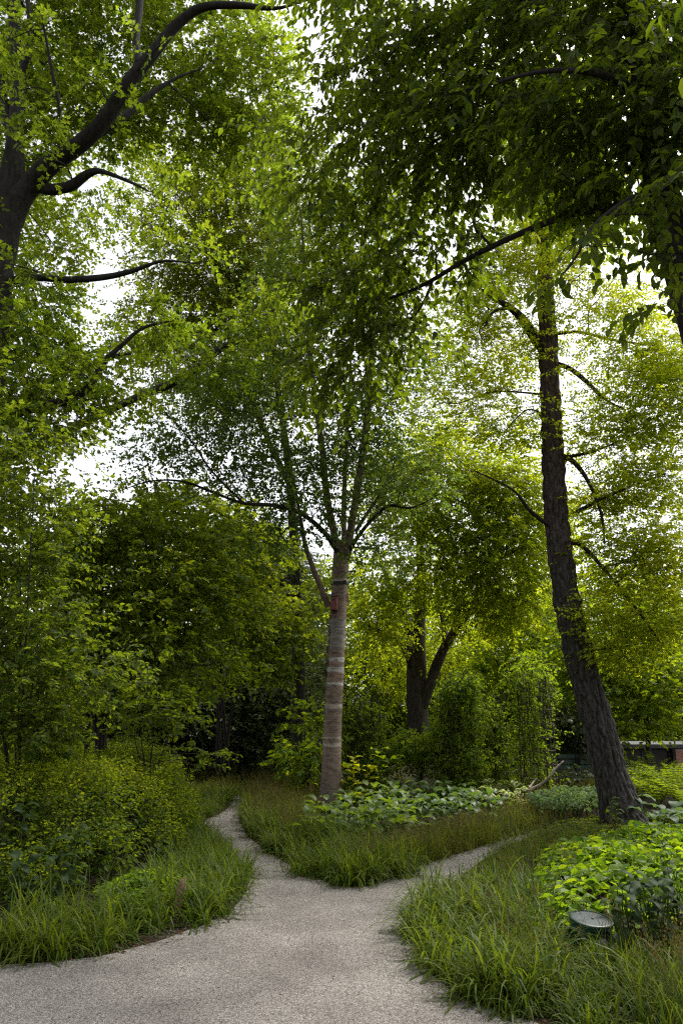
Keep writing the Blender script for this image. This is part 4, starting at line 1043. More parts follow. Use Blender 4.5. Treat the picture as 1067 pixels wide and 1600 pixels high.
def off_line(line, d):
    """points moved sideways from a ground line, to its left for d > 0"""
    p = np.asarray(line)[:, :2]; t = np.gradient(p, axis=0); t /= np.linalg.norm(t, axis=1, keepdims=True)
    return p + np.c_[-t[:, 1], t[:, 0]]*d

rng = np.random.default_rng(500)
LE, IS, RE = gpoly(LEFT_EDGE), gpoly(ISLAND), gpoly(RIGHT_EDGE)
# left border
le = LE[1:]
left_bed = np.vstack([off_line(le, .06), off_line(le, .80)[::-1]])
ac = Acc()
def along(line, d0, d1, dens, jit=.08):
    out = []
    p = np.asarray(line)[:, :2]
    for i in range(len(p)-1):
        L = np.linalg.norm(p[i+1]-p[i]); n = rng.poisson(max(.2, dens*L*abs(d1-d0)))
        t = rng.uniform(0, 1, n)[:, None]; d = rng.uniform(d0, d1, n)[:, None]
        tg = (p[i+1]-p[i])/max(L, 1e-6); nn = np.array([-tg[1], tg[0]])
        out.append(p[i]*(1-t)+p[i+1]*t + nn*d + rng.normal(0, jit*.3, (n, 2)))
    return np.concatenate(out)
xy = np.concatenate([along(le[:9], .0, .95, 26), along(le[8:], .07, .95, 26)])
near = xy[:, 1] < 9.5
tufts(ac, rng, xy[near], 50, .42, .0155, lean=.75, curl=3.3, seg=6, spread=.05, lvar=.28)
tufts(ac, rng, xy[~near], 52, .38, .0145, lean=.75, curl=3.0, seg=5, spread=.045, lvar=.28)
xy = along(le[11:], .8, 1.5, 22); tufts(ac, rng, xy, 40, .36, .012, lean=.6, seg=4)
tag(obj('border_grass', ac.mesh('border_grass', [M['grass']])), 'arching strap leaved grass edging the bed on the left of the path', 'grass', kind='stuff')
# lawn of finer grass at the far end of the left path
ac = Acc()
far_poly = [G(270, 1250)[:2], G(364, 1246)[:2], G(440, 1250)[:2], G(505, 1240)[:2], G(500, 1205)[:2], G(400, 1203)[:2], G(285, 1205)[:2]]
xy = scatter(rng, far_poly, 700); tufts(ac, rng, xy, 26, .36, .010, lean=.5, curl=1.2, seg=3, mat=0, spread=.1)
xy = scatter(rng, far_poly, 260); seedheads(ac, rng, xy, 4, .50, 1)
tag(obj('meadow_grass', ac.mesh('meadow_grass', [M['finegrass'], M['drygrass']])), 'soft seeding meadow grass beyond the bend of the narrow path', 'grass', kind='stuff')
# island
ac = Acc()
isl = IS[:-1]
xy = np.concatenate([along(IS[:6], .09, 1.1, 26), along(IS[5:11], .02, 1.1, 26)]); tufts(ac, rng, xy, 52, .40, .0145, lean=.75, curl=3.0, seg=5, spread=.045, lvar=.28)
xy = along(IS[10:], .12, .8, 26); tufts(ac, rng, xy, 40, .32, .009, lean=.6, curl=1.5, seg=4, mat=1)
fine_poly = [G(392, 1290)[:2], G(470, 1340)[:2], G(480, 1305)[:2], G(495, 1268)[:2], G(500, 1242)[:2], G(385, 1246)[:2]]
xy = scatter(rng, fine_poly, 420); tufts(ac, rng, xy, 22, .36, .010, lean=.5, curl=1.3, seg=3, mat=1, spread=.07)
seedheads(ac, rng, xy[:200], 4, .50, 2)
fine2 = [G(545, 1384)[:2], G(640, 1358)[:2], G(760, 1320)[:2], G(850, 1294)[:2], G(850, 1272)[:2], G(800, 1290)[:2], G(720, 1310)[:2], G(640, 1338)[:2], G(545, 1362)[:2]]
xy = scatter(rng, fine2, 420); tufts(ac, rng, xy, 20, .32, .009, lean=.55, curl=1.4, seg=3, mat=1, spread=.07)
seedheads(ac, rng, xy[:220], 2, .42, 2)
tag(obj('island_grass', ac.mesh('island_grass', [M['grass'], M['finegrass'], M['drygrass']])), 'mixed green and brown seeding grasses edging the central planted island', 'grass', kind='stuff')
# right border
ac = Acc()
lamp = G(921, 1487)[:2]
def clear_lamp(q):                               # the bed is thin round the lamp, on the path side of it
    d = q-lamp; return q[~((np.linalg.norm(d, axis=1) < .24) | ((np.abs(d[:, 0]+d[:, 1]*-.30) < .22) & (d[:, 1] < 0) & (d[:, 1] > -1.7) & (rng.uniform(0, 1, len(q)) < .9)))]
xy = clear_lamp(along(RE[4:], .0, 1.0, 28)); tufts(ac, rng, xy, 52, .44, .0145, lean=.75, curl=3.2, seg=6, spread=.05, lvar=.28)
q_ = np.c_[lamp[0]-.27*np.linspace(.3, 1.6, 40)+rng.normal(0, .16, 40), lamp[1]-.96*np.linspace(.3, 1.6, 40)+rng.normal(0, .05, 40)]; tufts(ac, rng, q_, 46, .19, .012, lean=.8, curl=2.6, spread=.06)
xy = along(RE[:5], .14, .85, 28); tufts(ac, rng, xy, 34, .24, .009, lean=.6, curl=1.5, seg=4)
rb = [G(900, 1600)[:2], G(760, 1520)[:2], G(720, 1470)[:2], G(860, 1475)[:2], G(1067, 1520)[:2], G(1150, 1640)[:2]]
xy = clear_lamp(scatter(rng, rb, 110)); tufts(ac, rng, xy, 36, .28, .009, lean=.6, curl=1.5, mat=0)
seedheads(ac, rng, xy[::2], 3, .42, 2)
xy = along(RE[:7], .25, 1.4, 6); seedheads(ac, rng, xy, 4, .48, 2)
tag(obj('border_grass', ac.mesh('border_grass', [M['grass'], M['finegrass'], M['drygrass']])), 'long dense grass edging the bed around the green ground light', 'grass', kind='stuff')
# grass behind the right bed, below the leaning tree
ac = Acc()
p3 = [G(760, 1300)[:2], G(860, 1290)[:2], G(950, 1262)[:2], G(960, 1222)[:2], G(880, 1215)[:2], G(770, 1232)[:2], G(840, 1262)[:2]]
xy = scatter(rng, p3, 420); tufts(ac, rng, xy, 20, .34, .010, lean=.45, curl=1.1, seg=3, mat=0, spread=.1); seedheads(ac, rng, xy[:240], 3, .5, 1)
tag(obj('meadow_grass', ac.mesh('meadow_grass', [M['finegrass'], M['drygrass']])), 'brownish seeding grass between the wire frame and the leaning trunk', 'grass', kind='stuff')

# --- broad leaf covers
LAMP = G(921, 1487)[:2]
def carpet(acc, rng, poly, hfun, leaf, width, lai, mat=0, hi=True, lobed=False, tilt=.45, depth=.35):
    poly = np.asarray(poly)
    x, y = poly[:, 0], poly[:, 1]
    area = abs(np.dot(x, np.roll(y, 1))-np.dot(y, np.roll(x, 1)))/2
    n = int(area*lai/(.62*leaf*width))
    xy = scatter(rng, poly, n)
    xy = xy[np.linalg.norm(xy-LAMP, axis=1) > .27]; n = len(xy)
    h = hfun(xy)
    z = h*(1-depth*rng.uniform(0, 1, n)**1.6)
    pos = np.c_[xy, z]
    az = rng.uniform(0, 6.283, n)
    ld = np.c_[np.cos(az), np.sin(az), rng.normal(-.35, .25, n)]
    ln = UP+rng.normal(0, tilt, (n, 3))
    sz = rng.uniform(.6, 1.25, n)
    leaves(acc, pos, ld, ln, leaf*sz, width*sz, hi, lobed, mat)
    k = rng.choice(n, n//4, False)
    tubes_many(acc, np.c_[xy[k]+rng.normal(0, .03, (len(k), 2)), np.zeros(len(k))], pos[k], .003, .002, 1, 0, rng, seg=2, sides=3)
def bumps(base, amp, sc, seed, edge=None, ew=.5):
    def f(xy):
        h = np.array([base + amp*mnoise.noise(Vector((q[0]*sc+seed, q[1]*sc, .5))) + amp*.5*mnoise.noise(Vector((q[0]*sc*2.7+seed, q[1]*sc*2.7, 1.5))) for q in xy])
        if edge is not None:
            e_ = np.asarray(edge)[:, :2]
            d = np.full(len(xy), 9.0)
            for i in range(len(e_)):
                a_, b_ = e_[i], e_[(i+1) % len(e_)]
                ab = b_-a_; t = np.clip(((xy-a_)@ab)/max(1e-9, ab@ab), 0, 1)
                d = np.minimum(d, np.linalg.norm(xy-(a_+t[:, None]*ab), axis=1))
            h = h*np.clip(.35+.65*d/ew, .35, 1)
        return np.maximum(h, .05)
    return f
rng = np.random.default_rng(600)
lime_poly = [G(800, 1452)[:2], G(835, 1398)[:2], G(850, 1352)[:2], G(905, 1330)[:2], G(1180, 1330)[:2], G(1200, 1450)[:2], G(960, 1470)[:2], G(880, 1490)[:2]]
ac = Acc(); carpet(ac, rng, lime_poly, bumps(.36, .16, 1.6, 3, lime_poly, .5), .105, .085, 3.2)
tag(obj('ground_cover', ac.mesh('ground_cover', [M['lime'], M['twig']])), 'lime green heart leaved ground cover spread in front of the leaning tree', 'ground cover', kind='stuff')
bl_poly = [G(850, 1345)[:2], G(905, 1328)[:2], G(1200, 1330)[:2], G(1200, 1285)[:2], G(1000, 1280)[:2], G(850, 1290)[:2], G(822, 1318)[:2]]
ac = Acc(); carpet(ac, rng, bl_poly, bumps(.14, .07, 1.4, 8, bl_poly, .4), .10, .06, 2.6)
tag(obj('ground_cover', ac.mesh('ground_cover', [M['lower'], M['twig']])), 'mid green leafy ground cover round the foot of the leaning trunk', 'ground cover', kind='stuff')
ac = Acc(); carpet(ac, rng, [G(845, 1300)[:2], G(960, 1290)[:2], G(960, 1275)[:2], G(870, 1268)[:2], G(825, 1285)[:2]], bumps(.45, .15, 2, 5), .09, .045, 1.8)
tag(obj('ground_cover', ac.mesh('ground_cover', [M['bluegreen'], M['twig']])), 'blue green leafy perennials left of the foot of the leaning trunk', 'ground cover', kind='stuff')
sm_poly = [G(165, 1450)[:2], G(150, 1400)[:2], G(215, 1375)[:2], G(300, 1372)[:2], G(325, 1400)[:2], G(260, 1440)[:2]]
ac = Acc(); carpet(ac, rng, sm_poly, bumps(.20, .10, 2, 9, sm_poly, .3), .055, .045, 2.8)
tag(obj('ground_cover', ac.mesh('ground_cover', [M['lime'], M['twig']])), 'small leaved low ground cover behind the short wooden stake', 'ground cover', kind='stuff')

# --- tall perennials with yellow green tops on the left
def perennials():
    rng = np.random.default_rng(700)
    poly = [G(-120, 1440)[:2], G(60, 1425)[:2], G(170, 1395)[:2], G(265, 1345)[:2], G(300, 1300)[:2], G(285, 1262)[:2], G(60, 1258)[:2], G(-160, 1265)[:2]]
    ac = Acc()
    n = 900
    xy = scatter(rng, poly, n)
    H = bumps(1.05, .22, .9, 4, poly, .4)(xy)*rng.uniform(.82, 1.08, n)
    A = np.c_[xy, np.zeros(n)]; B = np.c_[xy+rng.normal(0, .07, (n, 2)), H]
    tubes_many(ac, A, B, .006, .003, 2, 0, rng, seg=3, sides=3)
    K = 26
    t = rng.uniform(.18, .9, (n, K)); az = rng.uniform(0, 6.283, (n, K)); r = rng.uniform(.02, .16, (n, K))
    pos = A[:, None]+(B-A)[:, None]*t[..., None] + np.stack([np.cos(az)*r, np.sin(az)*r, np.zeros_like(r)], -1)
    ld = np.stack([np.cos(az), np.sin(az), rng.normal(-.3, .3, (n, K))], -1)
    ln = UP+rng.normal(0, .4, (n, K, 3)); sz = rng.uniform(.6, 1.2, (n, K))*(1.25-.5*t)
    leaves(ac, pos.reshape(-1, 3), ld.reshape(-1, 3), ln.reshape(-1, 3), .095*sz.ravel(), .068*sz.ravel(), True, False, 1)
    K = 80                                       # flat bracts and flower heads at the top
    a_ = rng.uniform(0, 6.283, (n, K)); r = .19*np.sqrt(rng.uniform(0, 1, (n, K)))
    pos = B[:, None]+np.stack([np.cos(a_)*r, np.sin(a_)*r, rng.normal(.0, .06, (n, K))-r*.4], -1)
    ld = np.stack([np.cos(a_), np.sin(a_), rng.normal(.1, .4, (n, K))], -1)
    ln = UP+rng.normal(0, .45, (n, K, 3)); sz = rng.uniform(.5, 1.2, (n, K))
    leaves(ac, pos.reshape(-1, 3), ld.reshape(-1, 3), ln.reshape(-1, 3), .042*sz.ravel(), .036*sz.ravel(), False, False, 0)
    tag(obj('flowering_perennials', ac.mesh('flowering_perennials', [M['euphorbia'], M['lower'], M['twig']])), 'tall mass of yellow green topped perennials filling the left bed', 'perennials', kind='stuff')
perennials()

# --- single plants: each leaf a part
def blade_mesh(name, mats, wid, cup=.18, arch=.55, wave=.03, margin=False, nu=4, nv=5):
    """a broad leaf, length 1, arching over; seen edge margin as a second material"""
    a_ = Acc()
    us = np.array([-1, -.72, 0, .72, 1]) if margin else np.linspace(-1, 1, nu+1)
    V, Fq, Fm = [], [], []
    for j in range(nv+1):
        t = j/nv
        w = wid*.5*(math.sin(math.pi*min(1, t*.97+.03)**.8))**.75 if j < nv else .004
        w = max(w, .012)
        for u in us:
            V.append([u*w, t*math.cos(arch*t*.7), .28*t*(1-t) - arch*.42*t*t + cup*abs(u)*w*2 + wave*math.sin(j*2.1+u*2)])
    m_ = len(us)
    for j in range(nv):
        for i in range(m_-1):
            (Fm if margin and i in (0, m_-2) else Fq).append([j*m_+i, j*m_+i+1, (j+1)*m_+i+1, (j+1)*m_+i])
    a_.add(V, Fq, 0, True)
    if Fm: a_.f.append((np.array(Fm, dtype=np.int32), 1, True))
    return a_.mesh(name, mats)
def leafy_plant(name, label, cat, base, meshes, nleaf, length, rng, group=None, rise=(.5, 1.2), stem=.12, stem_mat=None, stalk=None):
    root = thing(name, label, cat, (float(base[0]), float(base[1]), 0.0), group)
    sa = Acc(); As, Bs = [], []
    for i in range(nleaf):
        az = i*2.39996+rng.uniform(-.3, .3); f = (i+.5)/nleaf
        el = rise[1]*(1-f)+rise[0]*f+rng.normal(0, .08)
        s_ = length*rng.uniform(.75, 1.15)
        st = stem*rng.uniform(.7, 1.3)
        if stalk:                                # leaves set along an upright stalk
            h = stalk*(.2+.8*(1-f)); p0 = np.array([rng.normal(0, .03), rng.normal(0, .03), h]); q = p0
        else:
            p0 = np.array([rng.normal(0, .015), rng.normal(0, .015), 0.0])
            q = p0+np.array([math.cos(az)*math.cos(el), math.sin(az)*math.cos(el), math.sin(el)])*st*1.6
        As.append(p0 if not stalk else np.array([0, 0, 0.0])); Bs.append(q)
        o = obj('leaf', meshes[i % len(meshes)], root, tuple(q), (el*.55-.1 if not stalk else rng.normal(.25, .25), rng.normal(0, .15), az-math.pi/2))
        o.scale = (s_, s_, s_)
    A, B = np.array(As), np.array(Bs)
    tubes_many(sa, A, B, .005, .003, 0, 0, rng, seg=2, sides=4)
    o = obj('stalks', sa.mesh('stalks', [stem_mat or M['lower']]), root); o['kind'] = 'stuff'
    return root
M['cream'] = leaf_mat('cream_margin', (.50, .53, .32), (.42, .46, .22), .12, .01, .4, .3)
rng = np.random.default_rng(800)
hm = [blade_mesh('hosta_blade', [M['hosta']], w_, .15, a_, .02) for w_, a_ in ((.56, .6), (.6, .8), (.5, .7))]
hd = [blade_mesh('hosta_blade', [M['hosta_dark']], w_, .15, a_, .025) for w_, a_ in ((.62, .8), (.68, 1.0), (.6, .9))]
hv = [blade_mesh('hosta_blade', [M['hosta_dark'], M['cream']], w_, .12, a_, .03, True) for w_, a_ in ((.5, .8), (.55, 1.0))]
ORD = ['first', 'second', 'third', 'fourth', 'fifth', 'sixth', 'seventh', 'eighth', 'ninth']
rows = [('light green hosta', 'front row below the birch', hm, .24, 15, [(505, 1312), (533, 1322), (561, 1327), (589, 1325), (615, 1317)], 'light green hostas in the island'),
        ('light green hosta', 'middle row right of the birch', hm, .23, 15, [(536, 1296), (566, 1301), (596, 1301), (624, 1297)], 'light green hostas in the island'),
        ('light green hosta', 'back row right of the birch', hm, .23, 14, [(555, 1272), (584, 1273), (612, 1271)], 'light green hostas in the island'),
        ('dark green hosta', 'front row of the mound', hd, .25, 16, [(645, 1287), (672, 1291), (700, 1294), (728, 1293), (757, 1287)], 'dark green hostas in the island'),
        ('dark green hosta', 'back row of the mound', hd, .25, 16, [(632, 1264), (658, 1265), (686, 1266), (714, 1268), (742, 1268)], 'dark green hostas in the island'),
        ('cream edged hosta', 'front row at the end of the mound', hv, .24, 15, [(776, 1277), (800, 1274)], 'cream edged hostas in the island'),
        ('cream edged hosta', 'back row at the end of the mound', hv, .24, 15, [(760, 1262), (785, 1261), (812, 1263)], 'cream edged hostas in the island')]
for what, where, ms, ln_, nl, pts, grp in rows:
    for k, (x, y) in enumerate(pts):
        b = G(x, y)+np.array([rng.normal(0, .05), rng.normal(0, .08), 0])
        nm = f'{what}, {ORD[k]} from the left, {where}'
        leafy_plant('hosta', nm, 'hosta', b, ms, nl+9, ln_*.98, rng, grp, (.25, 1.3), .26)
# yellow green lobed plants beside the birch
ym = [blade_mesh('yellow_blade', [M['yellow']], .8, .1, .5, .05)]
lm = [blade_mesh('broad_blade', [M['maple']], .75, .1, .5, .05)]
for x, y, ms, hh, lab in [(550, 1268, ym, .95, 'yellow leaved upright plant right beside the birch trunk'), (576, 1264, ym, .8, 'yellow green plant second from the birch trunk'), (594, 1262, lm, 1.1, 'fresh green upright plant behind the light green hostas'), (622, 1258, lm, .95, 'thin upright green plant at the foot of the small dense shrub'), (700, 1238, lm, .7, 'sparse leafy seedling standing behind the dark green hostas')]:
    leafy_plant('upright_perennial', lab, 'plant', G(x, y), ms, 20, .20, rng, 'upright plants behind the hostas', stalk=hh)
# dark broad leaved plants at the left edge
dm = [blade_mesh('dark_blade', [M['darkleaf']], w_, .15, .9, .05) for w_ in (.42, .5)]
for x, y, nl, ln_, hh, lab in [(30, 1448, 18, .20, .55, 'dark blue green broad leaved plant behind the grass at the bed edge, leftmost'), (78, 1440, 16, .19, .5, 'dark broad leaved plant second from the edge behind the left border grass'), (110, 1418, 16, .19, .7, 'pointed dark leaved plant in front of the yellow topped perennials'), (20, 1415, 18, .19, .85, 'taller dark leaved plant behind the leftmost broad leaved plant')]:
    leafy_plant('broad_leaved_plant', lab, 'plant', G(x, y), dm, nl, ln_, rng, 'dark plants in the left bed', stalk=hh)
# lance leaved plants right of the ground light
for x, y, nl, ln_, hh, lab in [(985, 1515, 20, .17, .50, 'dark lance leaved plant just right of the green ground light'), (1015, 1500, 20, .17, .55, 'tall lance leaved plant behind and right of the ground light'), (1045, 1520, 20, .18, .55, 'lance leaved plant nearest the edge beside the ground light'), (1060, 1490, 18, .18, .60, 'lance leaved plant at the edge in front of the lime ground cover'), (975, 1485, 16, .15, .40, 'short lance leaved plant between the ground light and the lime leaves')]:
    leafy_plant('lance_leaved_plant', lab, 'plant', G(x, y), dm, nl, ln_, rng, 'lance leaved plants beside the ground light', stalk=hh)
# bright leaves right behind the light
leafy_plant('lime_leaf_sprig', 'bright lime sprig of big leaves hanging over the back of the ground light', 'plant', G(910, 1468), [blade_mesh('lime_blade', [M['lime']], .7, .1, .7, .05)], 9, .12, rng, None, stalk=.30)

# ferns on the right
def fern(label, px, py, n, L, seed):
    rng = np.random.default_rng(seed); b = G(px, py)
    root = thing('fern', label, 'fern', (float(b[0]), float(b[1]), 0.0), 'ferns behind the leaning tree')
    for k in range(n):
        az = k*2.4+rng.uniform(-.3, .3); el0 = rng.uniform(1.0, 1.45); a_ = Acc()
        K = 16; p = np.zeros(3); pts = [p.copy()]; th = el0
        for i in range(K):
            th -= (1.6/K)*rng.uniform(.6, 1.2); p = p+np.array([math.cos(az)*math.cos(th), math.sin(az)*math.cos(th), math.sin(th)])*L/K; pts.append(p.copy())
        pts = np.array(pts); tube(a_, pts, np.linspace(.004, .0012, K+1), 4, 0, cap=False)
        sd = np.array([-math.sin(az), math.cos(az), 0])
        pos, ld, le_ = [], [], []
        for i in range(2, K+1):
            w_ = .13*math.sin(math.pi*min(1, (i/K)*.9+.12))+.01
            for sg in (-1, 1): pos.append(pts[i]); ld.append(sd*sg + (pts[i]-pts[i-1])/L*K*.5 - UP*.15); le_.append(w_)
        leaves(a_, np.array(pos), np.array(ld), np.tile(UP, (len(pos), 1))+rng.normal(0, .15, (len(pos), 3)), np.array(le_), np.array(le_)*.38)
        obj('frond', a_.mesh('frond', [M['fern']]), root)
for k, (x, y, lab) in enumerate([(1002, 1256, 'yellow green fern just right of the leaning trunk'), (1030, 1262, 'arching yellow green fern in front of the dark low building'), (1058, 1258, 'yellow green fern under the brick pier'), (1020, 1243, 'yellow green fern deepest in the clump below the windows'), (1075, 1270, 'yellow green fern cut by the edge beside the ground cover')]):
    fern(lab, x, y, 26, 1.45, 900+k)
bl = [blade_mesh('broad_blade', [M['bluegreen']], .7, .1, .7, .04)]
for k, (x, y, lab) in enumerate([(1025, 1300, 'blue green broad leaved plant right of the leaning trunk foot'), (1050, 1296, 'blue green broad leaved plant in front of the ferns')]):
    leafy_plant('broad_leaved_plant', lab, 'plant', G(x, y), bl, 16, .28, rng, None, (.3, 1.2), .22)
tp_ = [blade_mesh('broad_blade', [M['lower']], .5, .1, .7, .04)]
leafy_plant('broad_leaved_plant', 'green sprig growing against the foot of the leaning trunk', 'plant', G(963, 1312), tp_, 16, .15, rng, None, stalk=.55)

# ------------------------------------------------------------------ objects in the garden
M['green_metal'] = plain_mat('green_painted_metal', (.010, .034, .026), .35, 0, .3, 14, .05)
M['lid_glass'] = plain_mat('dusty_glass', (.055, .066, .072), .35, 0, .35, 9, .02)
M['lens'] = plain_mat('frosted_lens', (.20, .22, .26), .25, 0, .2, 14)
M['bolt'] = plain_mat('dark_bolt', (.01, .01, .01), .5)
def disc(acc, c, r0, r1, z0, z1, n=36, mat=0, smooth=True):
    an = np.linspace(0, 2*math.pi, n, endpoint=False)
    V = np.r_[np.c_[c[0]+r0*np.cos(an), c[1]+r0*np.sin(an), np.full(n, z0)], np.c_[c[0]+r1*np.cos(an), c[1]+r1*np.sin(an), np.full(n, z1)]]
    j = np.arange(n); acc.add(V, np.stack([j, (j+1) % n, (j+1) % n+n, j+n], 1), mat, smooth)
def lathe(acc, c, prof, n=40, mat=0):
    for (r0, z0), (r1, z1) in zip(prof[:-1], prof[1:]): disc(acc, c, r0, r1, c[2]+z0, c[2]+z1, n, mat)
def ground_light():
    b = G(921, 1487); r = 32*mpp(921, 1450, b[1])
    root = thing('ground_light', 'round green metal ground light with a dusty glass top set in the right hand bed', 'light', tuple(b))
    h = .23
    a_ = Acc(); lathe(a_, b, [(r*.93, -.05), (r*.93, h-.075), (r*.99, h-.07), (r*.99, h-.05), (r*.96, h-.047)]); part('body', a_, [M['green_metal']], root)
    a_ = Acc(); lathe(a_, b, [(r*.96, h-.045), (r*1.02, h-.04), (r*1.03, h-.004), (r*1.0, h), (r*.93, h+.002), (r*.92, h-.005)]); part('rim', a_, [M['green_metal']], root)
    a_ = Acc(); lathe(a_, b, [(r*.925, h-.004), (r*.6, h-.002), (r*.2, h), (.001, h+.001)]); part('glass_top', a_, [M['lid_glass']], root)
    a_ = Acc(); lathe(a_, b+np.array([.01, -.005, 0]), [(.011, h), (.011, h+.007), (.0005, h+.009)], 10); part('screw', a_, [M['bolt']], root)
    a_ = Acc(); n = 20; an = np.linspace(0, 2*math.pi, n, endpoint=False)   # frosted side window on the front
    V = []
    for rr, dep in ((1.0, .0), (.8, .012), (.3, .018)):
        for t in an:
            u = .052*rr*math.cos(t); th = -math.pi/2 + .30 + u/(r*.93)
            V.append([b[0]+(r*.935+dep)*math.cos(th), b[1]+(r*.935+dep)*math.sin(th), b[2]+.092+.058*rr*math.sin(t)])
    j = np.arange(n); a_.add(V, np.concatenate([np.stack([i*n+j, i*n+(j+1) % n, (i+1)*n+(j+1) % n, (i+1)*n+j], 1) for i in range(2)]), 0, True)
    a_.f.append((np.arange(2*n, 3*n)[None].astype(np.int32), 0, True)); part('side_window', a_, [M['lens']], root)
    root.rotation_euler = (R(9), R(4), 0)
ground_light()

# short wooden stake and dark stick in the left bed
M['stakewood'] = plain_mat('split_wood', (.16, .10, .055), .85, var=.4, scale=25, bump=.4)
sb = G(278, 1432)
root = thing('wooden_stake', 'short broken wooden stake standing in the left border grass', 'stake', tuple(sb))
a_ = Acc(); tube(a_, [sb+[-.02, 0, -.05], sb+[0, 0, .15], sb+[.02, 0, .24], sb+[.028, 0, .29]], [.032, .03, .028, .024], 8, 0, knobby(2, .25, 9)); part('post', a_, [M['stakewood']], root)
a_ = Acc(); tube(a_, [sb+[.045, -.005, .2], sb+[.048, -.004, .26], sb+[.05, 0, .315]], [.011, .009, .003], 5); part('splinter', a_, [M['stakewood']], root)
sb2 = G(259, 1374)
root = thing('plant_stick', 'thin black stick marker standing among the small leaved ground cover', 'stick', tuple(sb2))
a_ = Acc(); tube(a_, [sb2+[0, 0, -.05], sb2+[0, 0, .17], sb2+[.004, 0, .21]], [.008, .008, .008], 6); part('rod', a_, [M['bolt']], root)
a_ = Acc(); box(a_, sb2+np.array([.002, -.004, .215]), (.022, .006, .03), 0, 0, .002); part('tab', a_, [M['bolt']], root)

# fallen branch leaning by the wire frame
M['deadwood'] = plain_mat('bleached_deadwood', (.32, .26, .21), .85, var=.35, scale=12, bump=.3)
fb = G(821, 1272); Yf = fb[1]
root = thing('fallen_branch', 'bare grey fallen branch propped beside the wire frame', 'branch', tuple(fb))
def fpx(l, s=8):
    q, r_ = pxpath([(x, y, Yf+d, w) for x, y, d, w in l], 7); a_ = Acc(); tube(a_, q, r_, s, 0, knobby(1, .12, 5)); return a_
part('main_limb', fpx([(818, 1272, 0, 5), (826, 1238, -.05, 4.6), (845, 1225, -.1, 4.2), (858, 1214, -.2, 3.8), (866, 1202, -.2, 3.1), (880, 1189, -.2, 2)]), [M['deadwood']], root)
part('side_limb', fpx([(826, 1231, 0, 3.5), (833, 1222, .1, 3), (838, 1216, .1, 2)], 6), [M['deadwood']], root)

# green slatted bench under the shrubs
def bench():
    b = P(914, 1228, 18.2); b[2] = 0
    root = thing('park_bench', 'dark green slatted bench half hidden behind the leaning trunk', 'bench', tuple(b))
    W = 1.5
    for k, z in enumerate(np.linspace(.50, .84, 4)):
        a_ = Acc(); box(a_, b+np.array([0, .22+.05*k*.5, z]), (W, .025, .095), 0, 0, .008); part('back_slat', a_, [M['green_metal']], root)
    for k in range(4):
        a_ = Acc(); box(a_, b+np.array([0, -.22+.115*k, .43]), (W, .10, .025), 0, 0, .008); part('seat_slat', a_, [M['green_metal']], root)
    for sx_ in (-1, 1):
        for yy, hh in ((-.2, .415), (.28, .90)):
            a_ = Acc(); box(a_, b+np.array([sx_*(W/2-.12), yy, hh/2-.01]), (.05, .05, hh), 0, 0, .006); part('leg', a_, [M['bolt']], root)
        a_ = Acc(); box(a_, b+np.array([sx_*(W/2-.03), .02, .64]), (.05, .50, .03), 0, 0, .008); part('armrest', a_, [M['green_metal']], root)
bench()

# low dark building with windows behind the ferns
M['fascia'] = plain_mat('dark_fascia', (.035, .032, .03), .6)
M['greyrender'] = plain_mat('grey_sill_stone', (.14, .135, .12), .8)
M['brick'] = plain_mat('pier_brick', (.30, .13, .085), .85, var=.35, scale=30)
M['mortar'] = plain_mat('pier_mortar', (.33, .30, .27), .9)
M['roofmetal'] = plain_mat('grey_roof_felt', (.05, .05, .052), .8)
M['bluemetal'] = plain_mat('blue_rail', (.12, .17, .30), .4)
def glass_mat():
    m, n, l = new_mat('window_glass'); o_ = n.new('ShaderNodeOutputMaterial'); p_ = n.new('ShaderNodeBsdfPrincipled')
    p_.inputs['Base Color'].default_value = (.03, .035, .035, 1); p_.inputs['Roughness'].default_value = .05; p_.inputs['Specular IOR Level'].default_value = .7
    l.new(p_.outputs[0], o_.inputs['Surface']); return m
M['glass'] = glass_mat()
